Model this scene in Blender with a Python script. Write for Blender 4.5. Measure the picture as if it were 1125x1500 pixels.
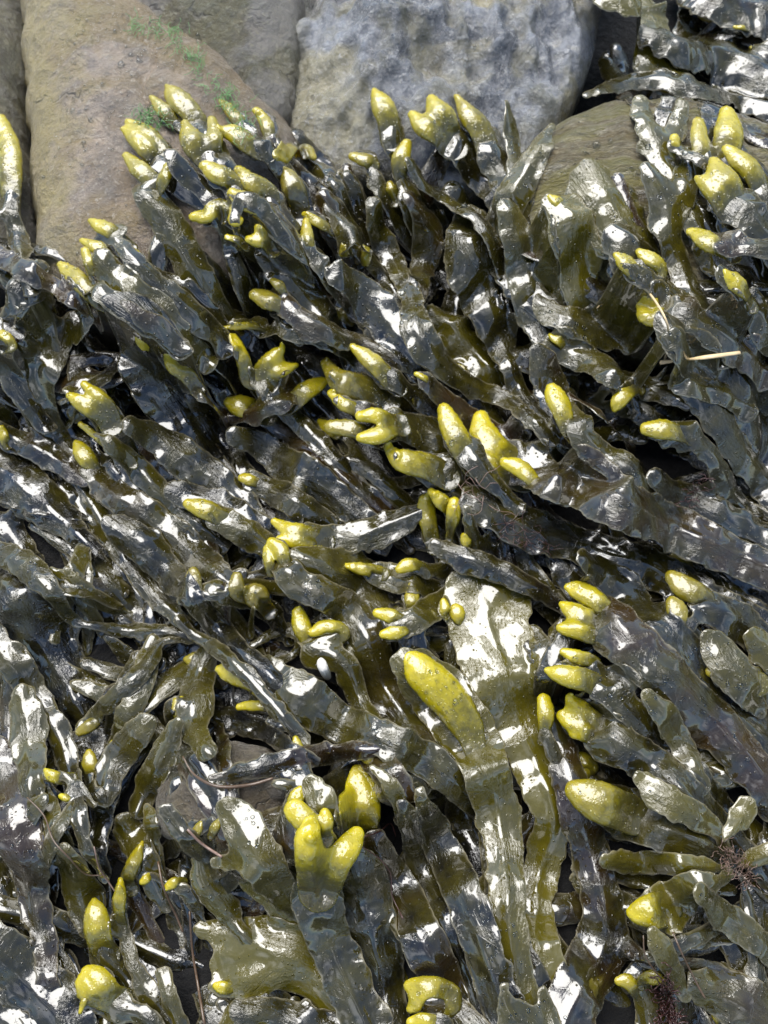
import bpy, math, random
import numpy as np
from mathutils import Matrix, Vector

for o in list(bpy.data.objects):
    bpy.data.objects.remove(o)
scene = bpy.context.scene
COL = scene.collection

# ------------------------------------------------------------------ camera
TILT = math.radians(18.0)
FL = 0.5 / math.tan(math.radians(30.0))
CAM_D = 0.30
FW = np.array([0.0, math.sin(TILT), -math.cos(TILT)])
UP = np.array([0.0, math.cos(TILT), math.sin(TILT)])
RT = np.array([1.0, 0.0, 0.0])
CAM = np.array([0.0, 0.0, 0.008]) - FW * CAM_D
cam_data = bpy.data.cameras.new("camera")
cam_data.sensor_fit = 'VERTICAL'
cam_data.sensor_height = 36.0
cam_data.lens = 36.0 * FL
cam_data.clip_start = 0.005
cam_data.clip_end = 300.0
cam_data.dof.use_dof = True
cam_data.dof.focus_distance = 0.285
cam_data.dof.aperture_fstop = 20.0
camera = bpy.data.objects.new("camera", cam_data)
camera.location = CAM
camera.rotation_euler = (TILT, 0.0, 0.0)
COL.objects.link(camera)
scene.camera = camera

# ------------------------------------------------------------------ light
SUN_ELEV = math.radians(58.0)
SUN_AZ = math.radians(-18.0)       # measured from +Y towards +X
world = bpy.data.worlds.new("World")
scene.world = world
world.use_nodes = True
wn = world.node_tree
wn.nodes.clear()
w_out = wn.nodes.new("ShaderNodeOutputWorld")
w_bg = wn.nodes.new("ShaderNodeBackground")
w_sky = wn.nodes.new("ShaderNodeTexSky")
w_sky.sky_type = 'NISHITA'
w_sky.sun_disc = False
w_sky.sun_elevation = SUN_ELEV
w_sky.sun_rotation = SUN_AZ
w_sky.ozone_density = 4.0
w_sky.dust_density = 0.3
w_bg.inputs['Strength'].default_value = 0.12
w_tc = wn.nodes.new("ShaderNodeTexCoord")
w_no = wn.nodes.new("ShaderNodeTexNoise")
w_no.inputs['Scale'].default_value = 2.3
w_no.inputs['Detail'].default_value = 5.0
w_no.inputs['Roughness'].default_value = 0.55
w_ra = wn.nodes.new("ShaderNodeValToRGB")
w_ra.color_ramp.elements[0].position = 0.53
w_ra.color_ramp.elements[1].position = 0.67
w_mx = wn.nodes.new("ShaderNodeMix")
w_mx.data_type = 'RGBA'
w_mx.inputs['B'].default_value = (8.0, 8.6, 10.0, 1.0)     # sunlit white cloud
wn.links.new(w_tc.outputs['Generated'], w_no.inputs['Vector'])
wn.links.new(w_no.outputs['Fac'], w_ra.inputs['Fac'])
wn.links.new(w_ra.outputs['Color'], w_mx.inputs['Factor'])
wn.links.new(w_sky.outputs['Color'], w_mx.inputs['A'])
wn.links.new(w_mx.outputs['Result'], w_bg.inputs['Color'])
wn.links.new(w_bg.outputs['Background'], w_out.inputs['Surface'])

sun_data = bpy.data.lights.new("sun", 'SUN')
sun_data.energy = 4.8
sun_data.angle = math.radians(56.0)
sun_data.color = (1.0, 0.97, 0.92)
sun = bpy.data.objects.new("sun", sun_data)
sd = Vector((math.sin(SUN_AZ) * math.cos(SUN_ELEV), math.cos(SUN_AZ) * math.cos(SUN_ELEV), math.sin(SUN_ELEV)))
sun.rotation_euler = sd.to_track_quat('Z', 'Y').to_euler()
sun.location = (0, 0, 3)
COL.objects.link(sun)

scene.view_settings.view_transform = 'Standard'
scene.view_settings.look = 'None'
scene.view_settings.exposure = 0.5
scene.view_settings.gamma = 1.0

# ------------------------------------------------------------------ numeric helpers
rng = np.random.default_rng(7)
random.seed(11)
_lat = np.random.default_rng(3).random((128, 128))


def vnoise(x, y, seed=0):
    x = x + seed * 17.31
    y = y + seed * 9.77
    xi = np.floor(x).astype(int)
    yi = np.floor(y).astype(int)
    fx = x - xi
    fy = y - yi
    fx = fx * fx * (3 - 2 * fx)
    fy = fy * fy * (3 - 2 * fy)
    a = _lat[yi % 128, xi % 128]
    b = _lat[yi % 128, (xi + 1) % 128]
    c = _lat[(yi + 1) % 128, xi % 128]
    d = _lat[(yi + 1) % 128, (xi + 1) % 128]
    return (a + (b - a) * fx) * (1 - fy) + (c + (d - c) * fx) * fy - 0.5


def fnoise(x, y, seed=0, octv=4):
    r = 0
    a = 1.0
    for k in range(octv):
        r = r + a * vnoise(x * 2 ** k, y * 2 ** k, seed + k * 3)
        a *= 0.5
    return r


def unproject(px, py, z):
    """point of the place seen at photo pixel (px,py) at height z; also metres per photo pixel there"""
    x = (np.asarray(px, float) - 562.5) / 1500.0
    y = -(np.asarray(py, float) - 750.0) / 1500.0
    dx = x * RT[0]
    dy = y * UP[1] + FL * FW[1]
    dz = y * UP[2] + FL * FW[2]
    t = (z - CAM[2]) / dz
    return CAM[0] + t * dx, CAM[1] + t * dy, t / 1500.0


# height field of everything laid down so far
FH = 0.001
FX0, FX1, FY0, FY1 = -0.30, 0.30, -0.26, 0.36
FNX = int(round((FX1 - FX0) / FH)) + 1
FNY = int(round((FY1 - FY0) / FH)) + 1
_gy, _gx = np.mgrid[0:FNY, 0:FNX]
FIELD = -0.042 + 0.010 * fnoise(_gx * 0.025, _gy * 0.025, 5)


def fsample(x, y):
    u = np.clip((x - FX0) / FH, 0, FNX - 1.001)
    v = np.clip((y - FY0) / FH, 0, FNY - 1.001)
    i = u.astype(int)
    j = v.astype(int)
    fu = u - i
    fv = v - j
    return ((FIELD[j, i] * (1 - fu) + FIELD[j, i + 1] * fu) * (1 - fv)
            + (FIELD[j + 1, i] * (1 - fu) + FIELD[j + 1, i + 1] * fu) * fv)


def fmax(x, y, r):
    m = fsample(x, y)
    for k in range(8):
        a = k * math.pi / 4
        m = np.maximum(m, fsample(x + r * math.cos(a), y + r * math.sin(a)))
    return m


def splat(x, y, z):
    i = np.clip(np.round((x - FX0) / FH).astype(int), 0, FNX - 1)
    j = np.clip(np.round((y - FY0) / FH).astype(int), 0, FNY - 1)
    np.maximum.at(FIELD, (j, i), z)


def parse(s):
    return [np.array([[float(v) for v in p.split(',')] + ([0.0] if p.count(',') == 2 else []) for p in q.split()])
            for q in s.split(';') if q.strip()]


def resample(P, step):
    """Catmull-Rom through the rows of P"""
    n = len(P)
    if n == 1:
        P = np.vstack([P, P + np.array([1, 1] + [0] * (P.shape[1] - 2))])
        n = 2
    Q = np.vstack([2 * P[0] - P[1], P, 2 * P[-1] - P[-2]])
    out = []
    for k in range(n - 1):
        p0, p1, p2, p3 = Q[k], Q[k + 1], Q[k + 2], Q[k + 3]
        m = max(2, int(math.ceil(np.hypot(*(p2 - p1)[:2]) / step)))
        for t in np.arange(m) / m:
            out.append(0.5 * ((2 * p1) + (-p0 + p2) * t + (2 * p0 - 5 * p1 + 4 * p2 - p3) * t * t
                              + (-p0 + 3 * p1 - 3 * p2 + p3) * t ** 3))
    out.append(P[-1])
    return np.array(out)


def smooth1(a, it):
    a = a.copy()
    for _ in range(it):
        b = np.concatenate([[a[0]], a, [a[-1]]])
        a = (b[:-2] + 2 * b[1:-1] + b[2:]) / 4
    return a


def blur(Z, M, it):
    """mask-aware smoothing of a grid"""
    W = M.astype(float)
    for _ in range(it):
        A = np.pad(Z * W, 1)
        B = np.pad(W, 1)
        S = A[1:-1, 1:-1] * 2 + A[:-2, 1:-1] + A[2:, 1:-1] + A[1:-1, :-2] + A[1:-1, 2:]
        N = B[1:-1, 1:-1] * 2 + B[:-2, 1:-1] + B[2:, 1:-1] + B[1:-1, :-2] + B[1:-1, 2:]
        Z = np.where(M, S / np.maximum(N, 1e-9), Z)
    return Z


def stroke_sdf(X, Y, S):
    """S rows: x, y, r, zc, s.  returns d, s, lateral (signed metres), r, zc"""
    best = np.full(X.shape, 1e9)
    o = [np.zeros(X.shape) for _ in range(4)]
    for a, b in zip(S[:-1], S[1:]):
        ex, ey = b[0] - a[0], b[1] - a[1]
        L2 = ex * ex + ey * ey
        if L2 < 1e-14:
            continue
        qx, qy = X - a[0], Y - a[1]
        t = np.clip((qx * ex + qy * ey) / L2, 0, 1)
        hx, hy = qx - t * ex, qy - t * ey
        r = a[2] + (b[2] - a[2]) * t
        d = np.hypot(hx, hy) - r
        k = d < best
        best = np.where(k, d, best)
        lat = (ex * qy - ey * qx) / math.sqrt(L2)
        for q, v in zip(o, (a[4] + (b[4] - a[4]) * t, lat, r, a[3] + (b[3] - a[3]) * t)):
            np.copyto(q, v, where=k)
    return best, o[0], o[1], o[2], o[3]


def union(X, Y, strokes, k):
    R = [stroke_sdf(X, Y, S) for S in strokes]
    D = np.array([r[0] for r in R])
    if len(R) == 1:
        return R[0]
    m = D.min(0)
    W = np.exp(-(D - m) / (k * 0.6))
    d = m.copy()
    # polynomial smooth union
    d = R[0][0]
    for r in R[1:]:
        h = np.clip(0.5 + 0.5 * (d - r[0]) / k, 0, 1)
        d = d * (1 - h) + r[0] * h - k * h * (1 - h)
    W = W / W.sum(0)
    return (d,) + tuple(sum(W[i] * R[i][c] for i in range(len(R))) for c in range(1, 5))


def grid_axes(strokes, cell):
    A = np.vstack([S[:, :3] for S in strokes])
    m = strokes[0]
    ang = math.atan2(m[-1, 1] - m[0, 1], m[-1, 0] - m[0, 0])
    ca, sa = math.cos(ang), math.sin(ang)
    u = A[:, 0] * ca + A[:, 1] * sa
    v = -A[:, 0] * sa + A[:, 1] * ca
    R = A[:, 2] + 2.5 * cell
    gu = np.arange((u - R).min(), (u + R).max() + cell, cell)
    gv = np.arange((v - R).min(), (v + R).max() + cell, cell)
    U, V = np.meshgrid(gu, gv)
    return U * ca - V * sa, U * sa + V * ca, ca, sa


def biggest(M):
    """only the largest connected patch of cells"""
    L = np.zeros(M.shape, int)
    best, bn, lab = 0, 0, 0
    H_, W_ = M.shape
    Ml = M.tolist()
    for j0, i0 in zip(*np.nonzero(M)):
        if L[j0, i0]:
            continue
        lab += 1
        st = [(int(j0), int(i0))]
        cells = []
        Ml[j0][i0] = False
        while st:
            j, i = st.pop()
            cells.append((j, i))
            for a, b in ((j + 1, i), (j - 1, i), (j, i + 1), (j, i - 1)):
                if 0 <= a < H_ and 0 <= b < W_ and Ml[a][b]:
                    Ml[a][b] = False
                    st.append((a, b))
        c = np.array(cells)
        L[c[:, 0], c[:, 1]] = lab
        if len(cells) > bn:
            best, bn = lab, len(cells)
        if bn * 2 > M.sum():
            break
    return L == best if bn else M


def shell(X, Y, sd, cell, ca, sa):
    """cells inside the outline, with the boundary vertices moved onto it"""
    c = (sd[:-1, :-1] + sd[1:, :-1] + sd[:-1, 1:] + sd[1:, 1:]) / 4
    M = biggest(c < 0)
    V = np.zeros(sd.shape, bool)
    V[:-1, :-1] |= M
    V[1:, :-1] |= M
    V[:-1, 1:] |= M
    V[1:, 1:] |= M
    full = np.zeros(sd.shape, int)
    for a in (slice(0, -1), slice(1, None)):
        for b in (slice(0, -1), slice(1, None)):
            full[a, b] += M
    bd = V & (full < 4)
    gv, gu = np.gradient(sd, cell)
    g = np.maximum(np.hypot(gu, gv), 0.3)
    mv = np.clip(-sd / g, -cell * 0.9, cell * 0.9)
    du, dv = mv * gu / g, mv * gv / g
    X = np.where(bd, X + du * ca - dv * sa, X)
    Y = np.where(bd, Y + du * sa + dv * ca, Y)
    return X, Y, M, V, bd


def shell_mesh(X, Y, Zt, Zb, M, V, bd, share_rim):
    idx = -np.ones(V.shape, int)
    n = int(V.sum())
    idx[V] = np.arange(n)
    if share_rim:
        inner = V & ~bd
        idb = idx.copy()
        idb[inner] = n + np.arange(int(inner.sum()))
        vb = np.stack([X[inner], Y[inner], Zb[inner]], 1)
    else:
        idb = np.where(V, idx + n, -1)
        vb = np.stack([X[V], Y[V], Zb[V]], 1)
        inner = V
    verts = np.vstack([np.stack([X[V], Y[V], Zt[V]], 1), vb])
    a, b, c, d = idx[:-1, :-1][M], idx[:-1, 1:][M], idx[1:, 1:][M], idx[1:, :-1][M]
    F = [np.stack([a, b, c, d], 1)]
    a2, b2, c2, d2 = idb[:-1, :-1][M], idb[:-1, 1:][M], idb[1:, 1:][M], idb[1:, :-1][M]
    F.append(np.stack([d2, c2, b2, a2], 1))
    if not share_rim:
        P = np.pad(M, 1)
        m = M & ~P[:-2, 1:-1]
        F.append(np.stack([idx[:-1, 1:][m], idx[:-1, :-1][m], idb[:-1, :-1][m], idb[:-1, 1:][m]], 1))
        m = M & ~P[2:, 1:-1]
        F.append(np.stack([idx[1:, :-1][m], idx[1:, 1:][m], idb[1:, 1:][m], idb[1:, :-1][m]], 1))
        m = M & ~P[1:-1, :-2]
        F.append(np.stack([idx[:-1, :-1][m], idx[1:, :-1][m], idb[1:, :-1][m], idb[:-1, :-1][m]], 1))
        m = M & ~P[1:-1, 2:]
        F.append(np.stack([idx[1:, 1:][m], idx[:-1, 1:][m], idb[:-1, 1:][m], idb[1:, 1:][m]], 1))
    return verts, np.vstack(F), inner


def make_mesh(name, verts, quads, fa=None, uv=None):
    me = bpy.data.meshes.new(name)
    nv, nf = len(verts), len(quads)
    me.vertices.add(nv)
    me.vertices.foreach_set('co', np.asarray(verts, np.float32).ravel())
    me.loops.add(nf * 4)
    li = np.asarray(quads, np.int32).ravel()
    me.loops.foreach_set('vertex_index', li)
    me.polygons.add(nf)
    me.polygons.foreach_set('loop_start', np.arange(0, nf * 4, 4, dtype=np.int32))
    me.polygons.foreach_set('loop_total', np.full(nf, 4, np.int32))
    me.polygons.foreach_set('use_smooth', np.ones(nf, bool))
    if fa is not None:
        at = me.attributes.new('fa', 'FLOAT_COLOR', 'POINT')
        at.data.foreach_set('color', np.asarray(fa, np.float32).ravel())
    if uv is not None:
        ul = me.uv_layers.new(name='UVMap')
        ul.data.foreach_set('uv', np.asarray(uv, np.float32)[li].ravel())
    me.update()
    me.validate()
    return me


# ------------------------------------------------------------------ materials
class NT:
    def __init__(self, name):
        self.m = bpy.data.materials.new(name)
        self.m.use_nodes = True
        self.t = self.m.node_tree
        self.t.nodes.clear()
        self.out = self.t.nodes.new("ShaderNodeOutputMaterial")
        self.p = self.t.nodes.new("ShaderNodeBsdfPrincipled")
        self.t.links.new(self.p.outputs[0], self.out.inputs[0])

    def n(self, kind, **kw):
        x = self.t.nodes.new(kind)
        for k, v in kw.items():
            setattr(x, k, v)
        return x

    def l(self, a, b):
        self.t.links.new(a, b)

    def noise(self, vec, scale, detail=3.0, rough=0.55, dist=0.0):
        x = self.n("ShaderNodeTexNoise")
        x.inputs['Scale'].default_value = scale
        x.inputs['Detail'].default_value = detail
        x.inputs['Roughness'].default_value = rough
        x.inputs['Distortion'].default_value = dist
        self.l(vec, x.inputs['Vector'])
        return x.outputs['Fac']

    def ramp(self, fac, a, b, ca=(0, 0, 0, 1), cb=(1, 1, 1, 1)):
        x = self.n("ShaderNodeValToRGB")
        x.color_ramp.elements[0].position = a
        x.color_ramp.elements[1].position = b
        x.color_ramp.elements[0].color = ca
        x.color_ramp.elements[1].color = cb
        self.l(fac, x.inputs['Fac'])
        return x.outputs['Color']

    def math(self, op, a, b=0.0, clamp=False):
        x = self.n("ShaderNodeMath", operation=op)
        x.use_clamp = clamp
        for i, v in enumerate((a, b)):
            if isinstance(v, (int, float)):
                x.inputs[i].default_value = v
            else:
                self.l(v, x.inputs[i])
        return x.outputs[0]

    def mix(self, fac, a, b):
        x = self.n("ShaderNodeMix", data_type='RGBA')
        for nm, v in (('Factor', fac), ('A', a), ('B', b)):
            if isinstance(v, tuple):
                x.inputs[nm].default_value = v
            elif isinstance(v, (int, float)):
                x.inputs[nm].default_value = v
            else:
                self.l(v, x.inputs[nm])
        return x.outputs['Result']

    def bump(self, h, strength, dist, normal=None):
        x = self.n("ShaderNodeBump")
        x.inputs['Strength'].default_value = strength if isinstance(strength, (int, float)) else 1.0
        if not isinstance(strength, (int, float)):
            self.l(strength, x.inputs['Strength'])
        x.inputs['Distance'].default_value = dist
        self.l(h, x.inputs['Height'])
        if normal is not None:
            self.l(normal, x.inputs['Normal'])
        return x.outputs['Normal']


def blade_material():
    k = NT("wet_brown_seaweed")
    at = k.n("ShaderNodeAttribute", attribute_name='fa')
    sep = k.n("ShaderNodeSeparateColor")
    k.l(at.outputs['Color'], sep.inputs[0])
    tip, edge, olive, rnd = sep.outputs[0], sep.outputs[1], sep.outputs[2], at.outputs['Alpha']
    tc = k.n("ShaderNodeTexCoord")
    mp = k.n("ShaderNodeMapping")
    mp.inputs['Scale'].default_value = (1.0, 2.6, 1.0)
    k.l(tc.outputs['UV'], mp.inputs['Vector'])
    geo = k.n("ShaderNodeNewGeometry").outputs['Position']
    n_mid = k.noise(geo, 130.0, 4.0)
    n_fine = k.noise(geo, 1300.0, 3.0, 0.6)
    n_str = k.noise(mp.outputs[0], 330.0, 4.0, 0.6, 0.4)
    # pigment: dark brown olive -> olive green with the frond's own olive value
    dark = (0.0036, 0.0031, 0.0012, 1)
    oliv = (0.080, 0.066, 0.003, 1)
    f = k.math('ADD', k.math('MULTIPLY', k.math('POWER', olive, 1.8), 1.6), k.math('MULTIPLY', k.math('SUBTRACT', n_mid, 0.53), 1.1))
    f = k.math('ADD', f, k.math('MULTIPLY', tip, 0.2), True)
    col = k.mix(f, dark, oliv)
    brown = k.math('MULTIPLY', k.math('MULTIPLY', k.ramp(rnd, 0.66, 0.82), k.ramp(olive, 0.36, 0.46, (1, 1, 1, 1), (0, 0, 0, 1))), k.ramp(k.noise(geo, 45.0, 3.0), 0.42, 0.6))
    col = k.mix(k.math('MULTIPLY', brown, 0.8), col, (0.030, 0.015, 0.003, 1))
    # thin pale rim: specular glint along the edges painted into the colour
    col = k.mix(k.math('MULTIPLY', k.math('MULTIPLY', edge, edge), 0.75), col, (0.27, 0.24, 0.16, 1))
    # slightly greyer inside the film patches
    film = k.ramp(k.noise(geo, 80.0, 5.0, 0.62, 0.8), 0.45, 0.49)
    col = k.mix(k.math('MULTIPLY', film, 0.02), col, (0.14, 0.14, 0.12, 1))
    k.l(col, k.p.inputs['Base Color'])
    vo = k.n("ShaderNodeTexVoronoi")
    vo.inputs['Scale'].default_value = 420.0
    k.l(geo, vo.inputs['Vector'])
    drops = k.ramp(vo.outputs['Distance'], 0.06, 0.17, (1, 1, 1, 1), (0, 0, 0, 1))
    h = k.math('ADD', k.math('MULTIPLY', n_str, 1.0), k.math('MULTIPLY', n_fine, 0.25))
    inv = k.math('SUBTRACT', 1.0, k.math('MULTIPLY', film, 0.75))
    b1 = k.bump(h, inv, 0.0007)
    b1 = k.bump(k.noise(geo, 180.0, 2.0), 0.6, 0.0010, b1)
    b1 = k.bump(drops, 0.8, 0.0004, b1)
    k.l(b1, k.p.inputs['Normal'])
    rg = k.math('ADD', 0.42, k.math('MULTIPLY', film, -0.15))
    k.l(rg, k.p.inputs['Roughness'])
    k.p.inputs['IOR'].default_value = 1.5
    k.p.inputs['Specular IOR Level'].default_value = 0.2
    k.l(k.math('ADD', 0.75, k.math('MULTIPLY', film, 0.25)), k.p.inputs['Coat Weight'])
    k.l(k.math('ADD', 0.15, k.math('MULTIPLY', film, -0.11)), k.p.inputs['Coat Roughness'])
    k.p.inputs['Coat IOR'].default_value = 1.85
    b2 = k.bump(k.noise(geo, 100.0, 1.5, 0.4), 1.0, 0.0009)
    b2 = k.bump(drops, 0.9, 0.0005, b2)
    b2 = k.bump(film, 0.4, 0.0002, b2)
    b2 = k.bump(h, k.math('SUBTRACT', 1.0, k.math('MULTIPLY', film, 0.92)), 0.0006, b2)
    k.l(b2, k.p.inputs['Coat Normal'])
    return k.m


def bladder_material():
    k = NT("yellow_green_swollen_tip")
    at = k.n("ShaderNodeAttribute", attribute_name='fa')
    sep = k.n("ShaderNodeSeparateColor")
    k.l(at.outputs['Color'], sep.inputs[0])
    base, edge, yel = sep.outputs[0], sep.outputs[1], sep.outputs[2]
    geo = k.n("ShaderNodeNewGeometry").outputs['Position']
    n1 = k.noise(geo, 260.0, 4.0)
    n2 = k.noise(geo, 900.0, 2.0)
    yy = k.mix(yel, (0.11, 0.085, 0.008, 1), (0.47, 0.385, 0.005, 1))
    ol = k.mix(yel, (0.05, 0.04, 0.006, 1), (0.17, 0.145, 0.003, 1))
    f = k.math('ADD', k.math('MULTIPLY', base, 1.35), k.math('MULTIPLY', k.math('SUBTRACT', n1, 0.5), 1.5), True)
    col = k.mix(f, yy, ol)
    vo = k.n("ShaderNodeTexVoronoi")
    vo.inputs['Scale'].default_value = 700.0
    k.l(geo, vo.inputs['Vector'])
    wart = k.ramp(vo.outputs['Distance'], 0.05, 0.32, (1, 1, 1, 1), (0, 0, 0, 1))
    col = k.mix(k.math('MULTIPLY', wart, 0.35), col, (0.36, 0.33, 0.07, 1))
    # the swelling runs out into the blade and takes its brown olive pigment
    col = k.mix(k.ramp(k.math('ADD', base, k.math('MULTIPLY', k.math('SUBTRACT', n1, 0.5), 0.6)), 0.48, 0.90), col, k.mix(at.outputs['Alpha'], (0.012, 0.010, 0.004, 1), (0.10, 0.086, 0.008, 1)))
    k.l(col, k.p.inputs['Base Color'])
    film = k.ramp(k.noise(geo, 120.0, 4.0, 0.6, 0.5), 0.45, 0.55)
    b = k.bump(wart, 0.35, 0.0003)
    b = k.bump(n2, 0.3, 0.0004, b)
    k.l(b, k.p.inputs['Normal'])
    b2 = k.bump(n1, 0.6, 0.0009)
    b2 = k.bump(wart, k.math('SUBTRACT', 1.0, k.math('MULTIPLY', film, 0.8)), 0.0005, b2)
    k.l(b2, k.p.inputs['Coat Normal'])
    k.p.inputs['Roughness'].default_value = 0.35
    k.p.inputs['IOR'].default_value = 1.45
    k.p.inputs['Coat Weight'].default_value = 1.0
    k.p.inputs['Coat Roughness'].default_value = 0.05
    k.p.inputs['Coat IOR'].default_value = 1.6
    k.p.inputs['Subsurface Weight'].default_value = 0.5
    k.p.inputs['Subsurface Radius'].default_value = (1.0, 0.8, 0.1)
    k.p.inputs['Subsurface Scale'].default_value = 0.0015
    return k.m


def rock_material(name, cols, sc=40.0, rough=0.35, bump=0.003, coat=0.6, stretch=(1, 1, 1), rot=0.0, flank=None):
    k = NT(name)
    geo = k.n("ShaderNodeNewGeometry").outputs['Position']
    mp = k.n("ShaderNodeMapping")
    mp.inputs['Scale'].default_value = stretch
    mp.inputs['Rotation'].default_value = (0, 0, rot)
    k.l(geo, mp.inputs['Vector'])
    v = mp.outputs[0]
    a = k.ramp(k.noise(v, sc, 6.0, 0.6, 0.5), 0.44, 0.56)
    b = k.ramp(k.noise(v, sc * 2.1, 6.0, 0.65), 0.48, 0.58)
    c = k.ramp(k.noise(v, sc * 0.6, 5.0, 0.6, 1.0), 0.48, 0.56)
    d = k.noise(v, sc * 18, 3.0, 0.7)
    col = k.mix(a, cols[0], cols[1])
    col = k.mix(k.math('MULTIPLY', b, 0.65), col, cols[2])
    col = k.mix(k.math('MULTIPLY', c, 0.8), col, cols[3])
    col = k.mix(k.ramp(d, 0.55, 0.75), col, cols[4])
    for sign, pos, wid, amt, fc in (flank or []):
        sx = k.n("ShaderNodeSeparateXYZ")
        k.l(geo, sx.inputs[0])
        m = k.math('ADD', sx.outputs[0], k.math('MULTIPLY', k.math('SUBTRACT', k.noise(geo, 55.0, 6.0, 0.65), 0.5), 0.09))
        m = k.math('MULTIPLY', k.math('MULTIPLY', k.math('SUBTRACT', m, pos), sign / wid, True), amt)
        col = k.mix(m, col, fc)
    wv = k.n("ShaderNodeVectorMath", operation='ADD')
    nc = k.n("ShaderNodeTexNoise")
    nc.inputs['Scale'].default_value = 45.0
    nc.inputs['Detail'].default_value = 4.0
    k.l(geo, nc.inputs['Vector'])
    ws = k.n("ShaderNodeVectorMath", operation='SCALE')
    ws.inputs['Scale'].default_value = 0.05
    k.l(nc.outputs['Color'], ws.inputs[0])
    k.l(geo, wv.inputs[0])
    k.l(ws.outputs[0], wv.inputs[1])
    vc = k.n("ShaderNodeTexVoronoi", feature='DISTANCE_TO_EDGE')
    vc.inputs['Scale'].default_value = 20.0
    k.l(wv.outputs[0], vc.inputs['Vector'])
    crack = k.ramp(vc.outputs['Distance'], 0.0, 0.022, (1, 1, 1, 1), (0, 0, 0, 1))
    crack = k.math('MULTIPLY', crack, k.ramp(k.noise(geo, 28.0, 2.0), 0.54, 0.62))
    col = k.mix(k.math('MULTIPLY', crack, 0.5), col, (0.03, 0.025, 0.015, 1))
    k.l(col, k.p.inputs['Base Color'])
    h = k.math('ADD', k.noise(v, sc * 4, 8.0, 0.68), k.math('MULTIPLY', d, 0.12))
    h = k.math('SUBTRACT', h, k.math('MULTIPLY', crack, 0.2))
    nb = k.bump(h, 1.0, bump * 4.0)
    k.l(nb, k.p.inputs['Normal'])
    k.l(k.math('ADD', rough, k.math('MULTIPLY', b, 0.2)), k.p.inputs['Roughness'])
    k.p.inputs['Coat Weight'].default_value = coat
    k.p.inputs['Coat Roughness'].default_value = 0.14
    k.p.inputs['Coat IOR'].default_value = 1.95
    k.l(k.bump(k.noise(v, sc * 5, 8.0, 0.7), 1.0, bump * 2.0), k.p.inputs['Coat Normal'])
    return k.m


def plain_material(name, col, rough=0.5, coat=0.0, var=0.3, sc=300.0):
    k = NT(name)
    geo = k.n("ShaderNodeNewGeometry").outputs['Position']
    n = k.noise(geo, sc, 4.0)
    d = tuple(c * (1 - var) for c in col[:3]) + (1,)
    e = tuple(min(1, c * (1 + var)) for c in col[:3]) + (1,)
    k.l(k.mix(n, d, e), k.p.inputs['Base Color'])
    k.l(k.bump(n, 0.5, 0.0006), k.p.inputs['Normal'])
    k.p.inputs['Roughness'].default_value = rough
    k.p.inputs['Coat Weight'].default_value = coat
    k.p.inputs['Coat Roughness'].default_value = 0.1
    return k.m


M_BLADE = blade_material()
M_BLAD = bladder_material()


def tag(o, label, cat=None, group=None, kind=None):
    if label:
        o['label'] = label
    if cat:
        o['category'] = cat
    if group:
        o['group'] = group
    if kind:
        o['kind'] = kind
    return o


# ------------------------------------------------------------------ rocks
def poly_sdf(X, Y, P):
    d = np.full(X.shape, 1e9)
    ins = np.zeros(X.shape, bool)
    n = len(P)
    for i in range(n):
        a, b = P[i], P[(i + 1) % n]
        ex, ey = b - a
        qx, qy = X - a[0], Y - a[1]
        t = np.clip((qx * ex + qy * ey) / (ex * ex + ey * ey), 0, 1)
        d = np.minimum(d, np.hypot(qx - t * ex, qy - t * ey))
        c = ((a[1] > Y) != (b[1] > Y))
        with np.errstate(divide='ignore', invalid='ignore'):
            xx = (b[0] - a[0]) * (Y - a[1]) / (b[1] - a[1] + 1e-12) + a[0]
        ins ^= c & (X < xx)
    return np.where(ins, -d, d)


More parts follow.
